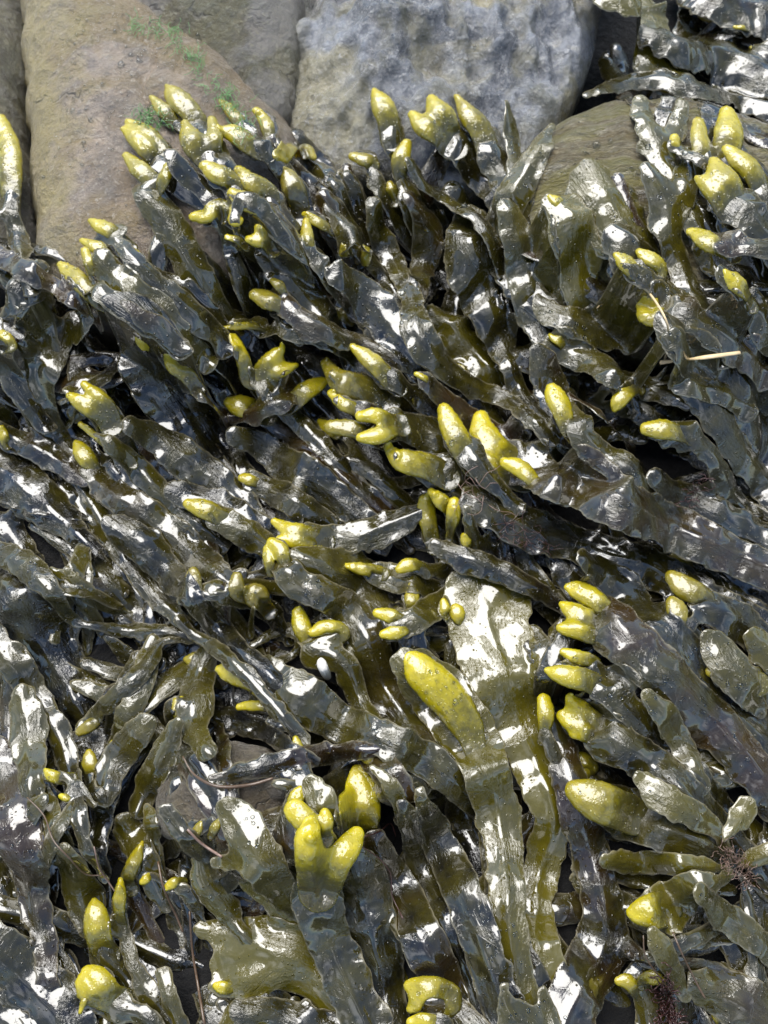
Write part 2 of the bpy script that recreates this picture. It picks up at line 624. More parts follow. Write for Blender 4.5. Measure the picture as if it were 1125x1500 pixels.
def rock(name, label, outline, zout, zb, H, R, mat, cell=0.0012, shape=None, rough=0.0012, seed=1, power=2.2, facets=0, cat='rock', tilt=(0, 0)):
    pts = np.array([[float(v) for v in p.split(',')] for p in outline.split()])
    n = len(pts)
    ext = np.vstack([pts[-1], pts, pts[0], pts[1]])
    c = []
    for i in range(1, n + 1):
        for t in np.arange(5) / 5:
            p0, p1, p2, p3 = ext[i - 1], ext[i], ext[i + 1], ext[min(i + 2, n + 2)]
            c.append(0.5 * ((2 * p1) + (-p0 + p2) * t + (2 * p0 - 5 * p1 + 4 * p2 - p3) * t * t + (-p0 + 3 * p1 - 3 * p2 + p3) * t ** 3))
    c = np.array(c)
    x, y, _ = unproject(c[:, 0], c[:, 1], zout)
    P = np.stack([x, y], 1)
    gx = np.arange(x.min() - 3 * cell, x.max() + 4 * cell, cell)
    gy = np.arange(y.min() - 3 * cell, y.max() + 4 * cell, cell)
    X, Y = np.meshgrid(gx, gy)
    sd = poly_sdf(X, Y, P) + 0.0018 * fnoise(X * 90, Y * 90, seed)
    q = np.clip(-sd / R, 0, 1)
    prof = (1 - (1 - q) ** power) ** (1 / power)
    Z = zb + H * prof
    cx, cy = P.mean(0)
    Z = Z + prof * (tilt[0] * (X - cx) + tilt[1] * (Y - cy))
    if facets:
        fr = np.random.default_rng(seed)
        pl = []
        for _ in range(facets):
            px_, py_ = fr.uniform(x.min(), x.max()), fr.uniform(y.min(), y.max())
            sx, sy = fr.normal(0, 0.5, 2)
            pl.append(fr.uniform(0.002, .010) + sx * (X - px_) + sy * (Y - py_))
        lim = np.min(np.array(pl), 0)
        Z = Z + np.clip(lim, -0.016, 0.006) * np.clip(q * 1.4, 0, 1)
    if shape is not None:
        Z = Z + shape(X, Y, q)
    Z = Z + rough * (2.2 * fnoise(X * 55, Y * 55, seed + 4, 5) - 2.0 * np.abs(fnoise(X * 70, Y * 45, seed + 8, 3))) * np.clip(q * 4, 0.15, 1)
    Z = Z + rough * (0.45 * fnoise(X * 260, Y * 260, seed + 5, 2) - 0.8 * np.abs(fnoise(X * 130, Y * 110, seed + 3, 2))) * np.clip(q * 4, 0.1, 1)
    X2, Y2, M, V, bd = shell(X, Y, sd, cell, 1.0, 0.0)
    Zb = np.full(Z.shape, zb - 0.02)
    v, f, inner = shell_mesh(X2, Y2, Z, Zb, M, V, bd, False)
    splat(X2[V], Y2[V], Z[V])
    for ox, oy in ((cell / 2, 0), (0, cell / 2), (cell / 2, cell / 2)):
        splat(X2[V] + ox, Y2[V] + oy, Z[V])
    base = np.array([cx, cy, zb - 0.02])
    me = make_mesh(name, v - base, f)
    me.materials.append(mat)
    o = bpy.data.objects.new(name, me)
    o.location = base
    COL.objects.link(o)
    tag(o, label, cat)
    return o


# ------------------------------------------------------------------ seaweed
STUFF = {}


def prep(P, lift=0.0, rate=0.0, gap=0.0012, ride=1.0, step=7.0):
    """photo-space centre line -> world stroke rows x,y,r,z,s laid over what is there"""
    Q = resample(P, step)
    z = np.full(len(Q), -0.01)
    for _ in range(4):
        x, y, sc = unproject(Q[:, 0], Q[:, 1], z)
        r = Q[:, 2] * 0.5 * sc
        zt = fmax(x, y, r * 0.7)
        zt = smooth1(zt, 10)
        zt = zt + gap + Q[:, 3] * 0.001
        z = z + 0.75 * (zt - z)
    L = np.concatenate([[0], np.cumsum(np.hypot(np.diff(x), np.diff(y)))])
    z = z + lift * (L / max(L[-1], 1e-6)) ** 2
    x, y, sc = unproject(Q[:, 0], Q[:, 1], z)
    r = np.maximum(Q[:, 2] * 0.5 * sc, 0.0004)
    return np.stack([x, y, r, z, L], 1)


def blade_arrays(strokes_px, olive, lift, roll, cell, ruffle, seed, thick=0.0007, wave=1.0, serr=1.0, gap=0.0012, curl=1.0):
    S = [prep(strokes_px[0], lift, gap=gap)]
    for q in strokes_px[1:]:
        s = prep(q, lift * 0.5, gap=gap)
        # branch heights continue from the main stroke where they start
        d = np.hypot(S[0][:, 0] - s[0, 0], S[0][:, 1] - s[0, 1])
        i = int(d.argmin())
        off = S[0][i, 3] - s[0, 3]
        s[:, 3] += off * np.exp(-s[:, 4] / 0.012)
        s[:, 4] += S[0][i, 4]
        S.append(s)
    Lmax = max(s[-1, 4] for s in S)
    X, Y, ca, sa = grid_axes(S, cell)
    rm = float(np.mean([s[:, 2].mean() for s in S]))
    d, s_, lat, r, zc = union(X, Y, S, rm * 0.7)
    d = d + serr * (0.0012 * fnoise(X * 260, Y * 260, seed, 2) + 0.0009 * fnoise(X * 90, Y * 90, seed + 7, 2))
    u = np.clip(lat / np.maximum(r, 1e-4), -1.3, 1.3)
    k = 2 * math.pi
    ph = seed * 1.7
    edge_w = np.abs(u) ** 2.5
    Z = zc - 0.004 * np.clip(1 - s_ / 0.009, 0, 1) + r * roll * u * (vnoise(s_ * 38, s_ * 0 + .3, seed + 13) + .5) * 1.4 + r * 0.5 * roll * u
    Z += wave * 0.0034 * (vnoise(s_ * 42, s_ * 0 + 0.5 + 0.35 * u, seed + 11))
    Z += ruffle * edge_w * np.minimum(r, 0.010) * 0.15 * np.sin(s_ * k / 0.0125 + ph * 2 + np.sign(u) * 1.3 + 7 * vnoise(X * 55, Y * 55, seed))
    Z += ruffle * edge_w * np.minimum(r, 0.010) * 0.045 * np.sin(s_ * k / 0.0058 + ph * 3 + np.sign(u) * 2 + 9 * vnoise(X * 90, Y * 90, seed + 5))
    Z -= (0.42 + 0.25 * math.sin(seed * 2.3)) * r * np.abs(u) ** 2.2 * curl
    Z += 0.0013 * np.exp(-(lat / 0.0013) ** 2) * np.clip(1.5 - 1.3 * s_ / Lmax, 0, 1)
    Z += wave * 0.0030 * fnoise(X * 60, Y * 60, seed, 3) + 0.0003 * fnoise(X * 260, Y * 260, seed + 2, 2)
    X2, Y2, M, V, bd = shell(X, Y, d, cell, ca, sa)
    if not M.any():
        return None
    Fd = fsample(X2, Y2)
    sink = 0.006 * np.clip(1 - s_ / 0.009, 0, 1)
    Z = np.maximum(Z, Fd + 0.0005 - sink)
    Z = blur(Z, V, 3)
    Z = np.maximum(Z, Fd + 0.0003 - sink)
    Z = blur(Z, V, 1)
    tk = thick * np.clip(-d / 0.0012, 0.35, 1) * np.clip(1.25 - 0.5 * s_ / Lmax, .6, 1.3)
    v, f, inner = shell_mesh(X2, Y2, Z, Z - tk, M, V, bd, False)
    splat(X2[V], Y2[V], Z[V])
    one = lambda A: np.concatenate([A[V], A[inner]])
    tip = np.clip(s_ / Lmax, 0, 1)
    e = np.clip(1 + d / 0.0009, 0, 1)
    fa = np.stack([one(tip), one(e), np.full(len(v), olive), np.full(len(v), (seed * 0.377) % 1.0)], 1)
    uv = np.stack([one(s_), one(lat)], 1)
    return v, f, fa, uv, S


def bladder_arrays(lobes_px, yellow, cell, seed, puff=1.0, olive=0.3):
    S = []
    for q in lobes_px:
        s = prep(q, 0.0, gap=0.0, step=4.0)
        zm = smooth1(s[:, 3], 6)
        s[:, 3] = 0.4 * zm + 0.6 * zm.mean()
        s[:, 4] /= max(s[-1, 4], 1e-6)
        S.append(s)
    zr = max(s[:, 2].max() for s in S)
    X, Y, ca, sa = grid_axes(S, cell)
    d, s_, lat, r, zc = union(X, Y, S, zr * 0.45)
    d = d + 0.0004 * fnoise(X * 300, Y * 300, seed, 2)
    rr = np.maximum(0.55 * r + 0.45 * zr, 0.0006)
    q = np.clip(-d / rr, 0, 1)
    prof = np.sqrt(np.maximum(1 - (1 - q) ** 2.1, 0))
    t_ = np.clip((s_ - 0.42) / 0.58, 0, 1)
    H = rr * 0.60 * puff * (1 - 0.93 * t_ * t_ * (3 - 2 * t_))
    X2, Y2, M, V, bd = shell(X, Y, d, cell, ca, sa)
    if not M.any():
        return None
    zc = zc + 0.22 * H - 0.0042 * t_ * t_
    lump = 0.0004 * fnoise(X * 230, Y * 230, seed, 3) * np.clip(q * 3, 0, 1)
    Zt = zc + H * prof + lump
    Zb = zc - 0.65 * H * prof
    Fb = fsample(X2, Y2)
    Zt = np.where(bd, Zt, np.maximum(Zt, np.minimum(Fb, zc + H * 1.6 + 0.0025) + 0.0007 * np.clip(q * 4, 0, 1) - 0.004 * t_))
    Zt = blur(Zt, V, 1)
    v, f, inner = shell_mesh(X2, Y2, Zt, Zb, M, V, bd, True)
    splat(X2[V], Y2[V], Zt[V])
    one = lambda A: np.concatenate([A[V], A[inner]])
    fa = np.stack([one(np.clip(s_, 0, 1)), one(1 - q), np.full(len(v), yellow), np.full(len(v), olive)], 1)
    return v, f, fa


NF = [0]


def frond(label, blades, bladders='', olive=0.25, yellow=1.0, lift=0.004, roll=0.0, cell=0.0008, ruffle=1.0,
          wave=1.0, serr=1.3, gap=0.0012, group='seaweed fronds heaped over the shore', puff=1.0, link=True, thick=0.0007, margin=0.9, curl=0.9, slim=0.95):
    NF[0] += 1
    seed = NF[0]
    B = parse(blades)
    for q in B:
        q[:, 2] *= slim
    nB = len(B)
    groups = []
    for g in bladders.split(';'):
        if g.strip():
            groups.append([parse(l)[0] for l in g.split('|')])
    if link:
        for g in groups:
            for li, lb in enumerate(g):
                base, mid, tp = lb[-1], lb[len(lb) // 2], lb[0]
                qs = [(((q[i, :2] - base[:2]) ** 2).sum(), i, q[i]) for q in B[:nB] for i in range(len(q))]
                near = min(qs, key=lambda t: t[0])[2]
                w = base[2]
                back = near[:2] - base[:2]
                if np.hypot(*back) < 8:
                    back = base[:2] - mid[:2]
                back = back / max(np.hypot(*back), 1e-6)
                ext = np.array([[base[0] + back[0] * min(w * .75, 20), base[1] + back[1] * min(w * .75, 20), w * 0.95, 0]])
                g[li] = np.vstack([lb, ext])
                B.append(np.array([[near[0], near[1], min(near[2], w * 1.3), near[3]], [base[0] + back[0] * w * .3, base[1] + back[1] * w * .3, w * 1.18, 0],
                                   [mid[0], mid[1], mid[2] * margin, 0], [tp[0] * .6 + mid[0] * .4, tp[1] * .6 + mid[1] * .4, tp[2] * .6, 0]]))
    r = blade_arrays(B, olive, lift, roll, cell, ruffle, seed, thick=thick, wave=wave, serr=serr, gap=gap, curl=curl)
    if r is None:
        return None
    v, f, fa, uv, S = r
    root = bpy.data.objects.new('seaweed_frond', None)
    root.empty_display_size = 0.005
    base = np.array([S[0][0, 0], S[0][0, 1], S[0][0, 3]])
    root.location = base
    COL.objects.link(root)
    tag(root, label, 'seaweed', group)
    me = make_mesh('blade', v - base, f, fa, uv)
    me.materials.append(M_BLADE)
    o = bpy.data.objects.new('blade', me)
    COL.objects.link(o)
    o.parent = root
    for gi, g in enumerate(groups):
        r = bladder_arrays(g, yellow, 0.0005, seed * 7 + gi, puff, olive)
        if r is None:
            continue
        v, f, fa = r
        me = make_mesh('bladder', v - base, f, fa)
        me.materials.append(M_BLAD)
        b = bpy.data.objects.new('bladder', me)
        COL.objects.link(b)
        b.parent = root
    return root

# ------------------------------------------------------------------ ground
def ground():
    n = 160
    t = np.linspace(-1, 1, n)
    ax = np.sign(t) * (np.abs(t) * 0.35 + np.abs(t) ** 9 * 60.0)
    X, Y = np.meshgrid(ax, ax)
    near = np.exp(-(X ** 2 + Y ** 2) / 0.5)
    Z = -0.044 + 0.008 * fnoise(X * 25, Y * 25, 5) * near
    v = np.stack([X.ravel(), Y.ravel(), Z.ravel()], 1)
    i = np.arange(n * n).reshape(n, n)
    f = np.stack([i[:-1, :-1].ravel(), i[:-1, 1:].ravel(), i[1:, 1:].ravel(), i[1:, :-1].ravel()], 1)
    me = make_mesh('ground', v, f)
    me.materials.append(rock_material("wet_gravel_gap_shade", [(0.003, 0.0025, 0.002, 1), (0.005, 0.004, 0.0035, 1), (0.002, 0.002, 0.002, 1), (0.004, 0.003, 0.002, 1), (0.01, 0.009, 0.008, 1)], 60.0, 0.7, 0.003, 0.0))  # gravel taken near black, painting the shade of the deep gaps
    o = bpy.data.objects.new('ground', me)
    COL.objects.link(o)
    tag(o, 'wet shingle under the seaweed, gap shade in its colour', None, None, 'structure')


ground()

M_TAN = rock_material("pinkish_tan_stone", [(0.25, 0.18, 0.10, 1), (0.40, 0.31, 0.22, 1), (0.17, 0.135, 0.10, 1), (0.24, 0.165, 0.05, 1), (0.46, 0.40, 0.31, 1)], 26.0, 0.34, 0.0026, 0.8, flank=[(-1, -0.112, 0.022, 0.85, (0.34, 0.27, 0.09, 1)), (1, -0.078, 0.02, 0.6, (0.13, 0.085, 0.04, 1))])
M_GREY = rock_material("grey_stone_sky_tint", [(0.045, 0.052, 0.065, 1), (0.20, 0.215, 0.24, 1), (0.10, 0.09, 0.02, 1), (0.27, 0.235, 0.11, 1), (0.38, 0.38, 0.36, 1)], 19.0, 0.25, 0.0022, 1.0,  # stone greys, with the sky's blue reflection tinted into them
                       flank=[(-1, -0.02, 0.03, 0.55, (0.20, 0.18, 0.09, 1))])
M_BAND = rock_material("banded_brown_stone", [(0.26, 0.21, 0.09, 1), (0.40, 0.34, 0.20, 1), (0.15, 0.10, 0.03, 1), (0.26, 0.23, 0.06, 1), (0.5, 0.45, 0.32, 1)], 34.0, 0.3, 0.003, 0.8, (1.0, 3.0, 1.0), 0.15)
M_MOSS = rock_material("mossy_olive_stone", [(0.07, 0.065, 0.015, 1), (0.14, 0.12, 0.05, 1), (0.04, 0.03, 0.01, 1), (0.22, 0.20, 0.17, 1), (0.27, 0.25, 0.15, 1)], 30.0, 0.35, 0.003, 0.6)
M_SMALL = rock_material("small_tan_stone", [(0.1267, 0.095, 0.0475, 1), (0.2059, 0.1663, 0.103, 1), (0.0792, 0.0634, 0.0396, 1), (0.1584, 0.1267, 0.0871, 1), (0.2614, 0.2218, 0.1584, 1)], 60.0, 0.32, 0.0022, 0.8)

rock('rock', 'mossy olive rock behind the gap between tan boulder and grey boulder', '120,-190 420,-190 440,-40 425,130 380,180 300,110 200,60 120,-20', 0.0, -0.012, 0.022, 0.03, M_MOSS, seed=3, rough=0.002)
rock('rock', 'dark narrow rock at the far left edge beside the tan boulder', '-120,-160 10,-160 24,20 22,160 34,330 -40,420 -140,300', 0.0, -0.014, 0.022, 0.02, M_MOSS, seed=5)
rock('rock', 'smooth pinkish tan boulder with yellowish left flank and fine cracks', '26,-200 18,-60 18,60 26,180 34,300 44,380 110,430 220,440 330,400 430,300 440,190 390,120 330,60 250,20 200,-60 210,-200', 0.004,
     -0.018, 0.036, 0.040, M_TAN, seed=9, rough=0.0014, power=2.4, tilt=(-0.02, 0.0),
     shape=lambda X, Y, q: -0.0022 * np.exp(-((X + 0.085 + 0.25 * (Y - 0.15) + 0.004 * np.sin(Y * 160)) / 0.0011) ** 2) * (q > .3)
     - 0.0014 * np.exp(-((Y - 0.135 + 0.5 * (X + 0.09) + 0.003 * np.sin(X * 190)) / 0.0010) ** 2) * (q > .3))
def ridges(X, Y, q):
    """the grey boulder breaks along two slanting edges"""
    x1, y1, _ = unproject(405, 190, 0.02)
    x2, y2, _ = unproject(520, 10, 0.03)
    d = ((x2 - x1) * (Y - y1) - (y2 - y1) * (X - x1)) / math.hypot(x2 - x1, y2 - y1)
    x3, y3, _ = unproject(430, 200, 0.02)
    x4, y4, _ = unproject(900, 60, 0.03)
    e = ((x4 - x3) * (Y - y3) - (y4 - y3) * (X - x3)) / math.hypot(x4 - x3, y4 - y3)
    x5, y5, _ = unproject(690, 210, 0.02)
    x6, y6, _ = unproject(640, -40, 0.03)
    g = ((x6 - x5) * (Y - y5) - (y6 - y5) * (X - x5)) / math.hypot(x6 - x5, y6 - y5)
    wob = 0.004 * fnoise(X * 40, Y * 40, 71, 3)
    return (-0.55 * np.maximum(0, d + wob) - 0.45 * np.maximum(0, 0.006 - e + wob) - 0.16 * np.maximum(0, -g + wob)) * np.clip(q * 2, 0, 1)


rock('rock', 'big angular blue grey boulder at the top with pale and olive patches', '372,-230 376,-60 386,20 400,90 428,168 488,206 560,212 640,232 720,218 790,176 850,112 886,20 900,-80 900,-230', 0.006,
     -0.020, 0.050, 0.042, M_GREY, seed=12, rough=0.0050, facets=14, power=1.7, tilt=(0.05, 0.15), shape=ridges)
rock('rock', 'rounded brown banded boulder lying under pale seaweed at the upper right', '735,250 780,185 850,142 950,126 1060,138 1150,170 1260,250 1280,420 1150,480 1000,470 860,430 770,350', 0.002,
     -0.020, 0.034, 0.045, M_BAND, seed=15, rough=0.0016, tilt=(0.0, 0.12),
     shape=lambda X, Y, q: 0.0016 * np.sin((Y + 0.9 * (X - 0.10) ** 2 * 6) * 700 + 6 * fnoise(X * 30, Y * 30, 2)) * (0.6 + fnoise(X * 90, Y * 90, 6)) * np.clip(q * 3, 0, 1))
rock('rock', 'small rough tan stone exposed between fronds at the lower left', '215,1180 250,1120 310,1085 380,1095 440,1130 450,1190 400,1240 330,1260 250,1240', -0.012,
     -0.028, 0.020, 0.014, M_SMALL, seed=21, rough=0.002)
rock('pebble', 'little olive brown pebble behind the upright yellow tip', '552,1148 575,1128 610,1140 618,1168 590,1185 560,1176', -0.006, -0.016, 0.010, 0.005, M_SMALL, cell=0.0007, seed=22, cat='pebble')
rock('pebble', 'pale knobbly pebble lodged among stems left of the upright yellow tip', '368,1120 395,1104 428,1118 440,1150 420,1172 385,1166', -0.006, -0.016, 0.010, 0.006, M_SMALL, cell=0.0008, seed=23, cat='pebble')

ROCKS_PX = [(200, 200, 235), (640, 60, 250), (930, 240, 150)]


# ------------------------------------------------------------------ tangled mass below everything
HOLLOWS = [(95, 870, 60), (330, 885, 70), (190, 1000, 80), (60, 1225, 55), (600, 925, 50), (815, 960, 50), (1010, 930, 40), (690, 1330, 60),
           (1010, 1400, 85), (500, 300, 50), (140, 570, 50), (830, 620, 60), (900, 130, 50), (30, 430, 40), (590, 470, 40), (1040, 1130, 40), (440, 1050, 40)]


def flow(px, py):
    """direction in the photo in which fronds point, root to tip"""
    if py < 150 and px > 850:
        a = 165
    elif py > 1080:
        a = 250 + 14 * math.sin(px / 160.0) - (25 if px > 800 else 0) - (0 if px > 330 else -10)
    elif px > 700:
        a = 214 + 10 * math.sin(py / 170.0)
    elif px < 300 and py > 650:
        a = 228
    else:
        a = 220 + 8 * math.sin((px + py) / 150.0)
    return math.radians(a)


def wander(px, py, L, w, r, spread, wt=0.6):
    """a wandering centre line from the root (px,py)"""
    a = flow(px, py) + r.normal(0, spread)
    pts = [[px, py, w * 0.55, 0]]
    n = 5
    for i in range(1, n + 1):
        a += r.normal(0, 0.16)
        px += math.cos(a) * L / n
        py += math.sin(a) * L / n
        ww = w * (0.6 + 0.5 * math.sin(math.pi * min(1, i / n * 0.9)))
        pts.append([px, py, ww if i < n else w * wt, 0])
    return np.array(pts), a


r0 = np.random.default_rng(42)
vs, fs, fas, uvs, off = [], [], [], [], 0
for k in range(320):
    px, py = r0.uniform(-180, 1350), r0.uniform(60, 1720)
    q, a = wander(px, py, r0.uniform(180, 380), r0.uniform(20, 46), r0, 0.55)
    mx, my = q[3, 0], q[3, 1]
    if any(math.hypot(mx - c[0], my - c[1]) < c[2] for c in ROCKS_PX) or (py < 330 and px < 560) or (my < 190 and mx < 900):
        continue
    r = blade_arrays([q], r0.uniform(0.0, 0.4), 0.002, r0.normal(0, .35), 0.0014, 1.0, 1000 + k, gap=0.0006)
    if r:
        v, f, fa, uv, _ = r
        vs.append(v), fs.append(f + off), fas.append(fa), uvs.append(uv)
        off += len(v)
for (hx, hy, hr) in HOLLOWS:
    for k in range(9):
        px, py = hx + r0.uniform(-1.2, 1.2) * hr, hy + r0.uniform(-1.2, 1.2) * hr
        L = hr * r0.uniform(1.6, 2.8)
        q, a = wander(px, py, L, r0.uniform(18, 36), r0, 1.2)
        q[:, :2] += [hx - q[3, 0] + r0.uniform(-.5, .5) * hr, hy - q[3, 1] + r0.uniform(-.5, .5) * hr]
        if min(q[:, 1]) < 190 and min(q[:, 0]) < 880:
            continue
        r = blade_arrays([q], r0.uniform(0.1, 0.6), 0.003, r0.normal(0, .5), 0.0012, 1.0, 1600 + k, gap=0.0025)
        if r:
            v, f, fa, uv, _ = r
            vs.append(v), fs.append(f + off), fas.append(fa), uvs.append(uv)
            off += len(v)
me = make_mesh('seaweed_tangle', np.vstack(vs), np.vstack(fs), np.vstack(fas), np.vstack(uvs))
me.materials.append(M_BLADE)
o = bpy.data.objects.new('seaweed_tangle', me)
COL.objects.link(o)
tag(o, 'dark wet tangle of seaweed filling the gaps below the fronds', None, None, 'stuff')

# ------------------------------------------------------------------ lower fronds
LAND = [(200, 200, 'the tan boulder'), (640, 90, 'the blue grey boulder'), (940, 230, 'the brown banded boulder'), (1020, 525, 'the dry straw'),
        (720, 660, 'the big heart shaped tip'), (650, 1010, 'the long swollen central tip'), (480, 1240, 'the large forked yellow tip'),
        (1075, 1260, 'the reddish tufted hub'), (145, 1350, 'the plump pointed lower tip'), (330, 1150, 'the small tan stone'),
        (670, 520, 'the crinkled oval leaf'), (80, 480, 'the fan of grey lobes'), (265, 925, 'the pale stem junction'), (880, 1000, 'the column of stacked tips'),
        (420, 540, 'the three pronged yellow tip'), (440, 790, 'the merged warty yellow tips'), (850, 1420, 'the blue sheened fork'), (1090, 90, 'the crumpled silvery sheet'),
        (280, 640, 'the long shining white frond'), (640, 760, 'the small oval pod cluster'), (350, 1400, 'the big scalloped olive leaf'), (110, 1150, 'the straight grey stem'),
        (1060, 400, 'the sausage shaped yellow tip'), (720, 920, 'the widest olive blade'), (1000, 1490, 'the dark red algae')]


def where(px, py, rank=0):
    d = sorted((math.hypot(px - a, py - b), a, b, n) for a, b, n in LAND)
    _, a, b, n = d[rank]
    dx, dy = px - a, py - b
    if abs(dx) < 45 and abs(dy) < 45:
        s = 'tucked under'
    elif abs(dy) > abs(dx) * 1.2:
        s = 'above' if dy < 0 else 'below'
    else:
        s = 'left of' if dx < 0 else 'right of'
    return s + ' ' + n


spots = []
r1 = np.random.default_rng(77)
for j, yy in enumerate(range(70, 1700, 124)):
    for i, xx in enumerate(range(-90, 1330, 124)):
        px, py = xx + 40 * (j % 2) + r1.uniform(-30, 30), yy + r1.uniform(-30, 30)
        spots.append((px, py))
r1.shuffle(spots)
seen = {}
for k, (px, py) in enumerate(spots):
    L, w = r1.uniform(150, 260), r1.uniform(24, 56)
    root = flow(px, py)
    sx, sy = px - math.cos(root) * L * .5, py - math.sin(root) * L * .5
    q, a = wander(sx, sy, L, w, r1, 0.42)
    tx, ty = q[-1, 0], q[-1, 1]
    mx, my = q[3, 0], q[3, 1]
    bad = False
    for (ax, ay) in ((tx, ty), (mx, my), (px, py)):
        if any(math.hypot(ax - c[0], ay - c[1]) < c[2] for c in ROCKS_PX + HOLLOWS) or (ay < 200 and ax < 890) or (ay < 330 and ax < 520):
            bad = True
    if bad:
        continue
    ol = float(np.clip(r1.normal(0.22, 0.2), 0.0, 0.8))
    fork = r1.random() < 0.68
    Bs = [q]
    tips = [(tx, ty, a)]
    if fork:
        da = r1.uniform(0.35, 0.6)
        c = q[4]
        n2 = []
        for sgn, ll in ((-1, r1.uniform(.25, .4)), (1, r1.uniform(.25, .4))):
            aa = a + sgn * da
            n2.append(np.array([c, [c[0] + math.cos(aa) * L * ll * .5, c[1] + math.sin(aa) * L * ll * .5, w * .5, 0],
                                [c[0] + math.cos(aa - sgn * .3) * L * ll, c[1] + math.sin(aa - sgn * .3) * L * ll, w * .36, 0]]))
        Bs = [q[:5]] + n2
        tips = [(m[-1][0], m[-1][1], a) for m in n2]
    bl = []
    hasb = r1.random() < 0.62
    if hasb:
        for (bx, by, ba) in tips:
            bw = r1.uniform(15, 27)
            bl.append('%f,%f,%f %f,%f,%f %f,%f,%f' % (bx + math.cos(ba) * 14, by + math.sin(ba) * 14, bw * .4, bx, by, bw, bx - math.cos(ba) * 16, by - math.sin(ba) * 16, bw * .8))
    S = ';'.join(' '.join('%f,%f,%f,%f' % tuple(p) for p in b) for b in Bs)
    tone = 'blackish brown' if ol < .12 else 'dark olive' if ol < .3 else 'olive green' if ol < .5 else 'bright olive'
    wd = 'narrow' if w < 34 else 'broad' if w > 46 else 'medium'
    for rank in range(6):
        lab = '%s %s %sfrond, %s, %s' % (wd, tone, 'forked ' if fork else '', ('dull yellow tips' if hasb else 'flat wet tips'), where(px, py, rank))
        if lab not in seen:
            break
    seen[lab] = 1
    frond(lab, S, ';'.join(bl), olive=ol, yellow=r1.uniform(0.2, 0.9), lift=r1.uniform(0.0, .005), roll=r1.normal(0, .35), cell=0.0011, ruffle=1.2, wave=1.2,
          gap=0.001, group='partly buried fronds of the seaweed heap', link=True)
import re

# ------------------------------------------------------------------ fronds seen on top
G = frond
# --- upper left cluster on the tan boulder
G('grey green frond with two round brownish yellow tips, topmost on tan boulder', '420,350,36 350,270,34 305,205,30', '246,131,8 260,148,34 282,168,32 292,178,22; 223,147,8 240,163,24 256,178,20', olive=.35, yellow=.6)
G('frond with a swollen horseshoe shaped tip speckled with white droplets', '430,340,34 370,280,30 320,235,30', '272,186,12 284,210,38 300,222,40|312,182,12 314,205,28 300,222,38', olive=.3, yellow=.6)
G('narrow frond whose single slim yellow tip rests against grey boulder foot', '440,300,26 400,240,22 370,200,20', '325,153,9 341,168,20 357,184,20', olive=.3, yellow=.7)
G('frond with one plump yellow capsule pointing left beside curled tip', '470,330,34 420,250,30 378,216,28', '322,189,12 345,200,30 370,215,28', olive=.3, yellow=.85)
G('frond with a hooked banana shaped tip under the grey boulder', '470,290,24 430,240,22 400,212,20', '377,169,12 390,182,20 396,202,20', olive=.3, yellow=.75, lift=.006)
G('frond with large double humped yellow tip at left of the boulder cluster', '400,370,40 330,310,50 262,262,44 232,236,30', '184,196,10 205,206,34 228,224,42 234,236,26|190,184,10 212,196,26 230,215,30', olive=.22, yellow=.85)
G('pale wet frond with broad yellow tip lying over tan boulder, milky blade below', '330,480,46 275,380,56 235,310,54 215,285,40', '188,236,12 205,250,28 223,266,26;248,243,12 242,258,20 234,272,20', olive=.5, yellow=.7, ruffle=1.4)
G('dark triangular leaf spreading under the round yellow capsules', '400,360,40 340,310,50 290,270,40 250,230,30', olive=.18, yellow=.6)
G('frond with rounded creamy yellow tip in the middle of boulder cluster', '440,390,38 380,320,40 345,280,34', '302,246,20 320,257,34 342,268,26', olive=.3, yellow=.75)
G('frond with large pale yellow tip half shaded beside orange brown pod', '470,420,40 430,350,44 395,300,40', '350,250,14 370,268,32 392,282,30', olive=.32, yellow=.7)
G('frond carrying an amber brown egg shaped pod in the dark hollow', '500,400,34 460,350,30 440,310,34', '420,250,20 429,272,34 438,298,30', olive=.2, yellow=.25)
G('frond with fork of two dull rings against the dark cleft', '560,380,40 520,320,34 480,260,30 450,235,26', '404,224,20 425,214,24 440,220,20|455,236,18 452,222,16 440,216,14', olive=.3, yellow=.5, ruffle=1.5)
G('long pale grey frond with bulbous cream tip running down to the centre', '630,560,16 560,470,34 490,400,46 430,350,44 395,318,36', '342,284,18 362,296,34 384,306,28', olive=.4, yellow=.75, wave=.6)
G('grey spotted frond with knobbly bent yellow tip left of centre cluster', '440,480,40 390,420,44 350,360,38 335,330,30', '288,328,18 304,322,24 316,304,26 330,298,24|345,322,22 336,305,22 320,300,18', olive=.3, yellow=.85)
G('broad mottled frond with two small yellow knobs beneath cream tip', '540,540,50 470,460,64 420,400,56 395,362,40', '364,345,14 380,350,26 392,354,28|378,330,12 388,343,20;335,352,10 350,350,12', olive=.32, yellow=.85)
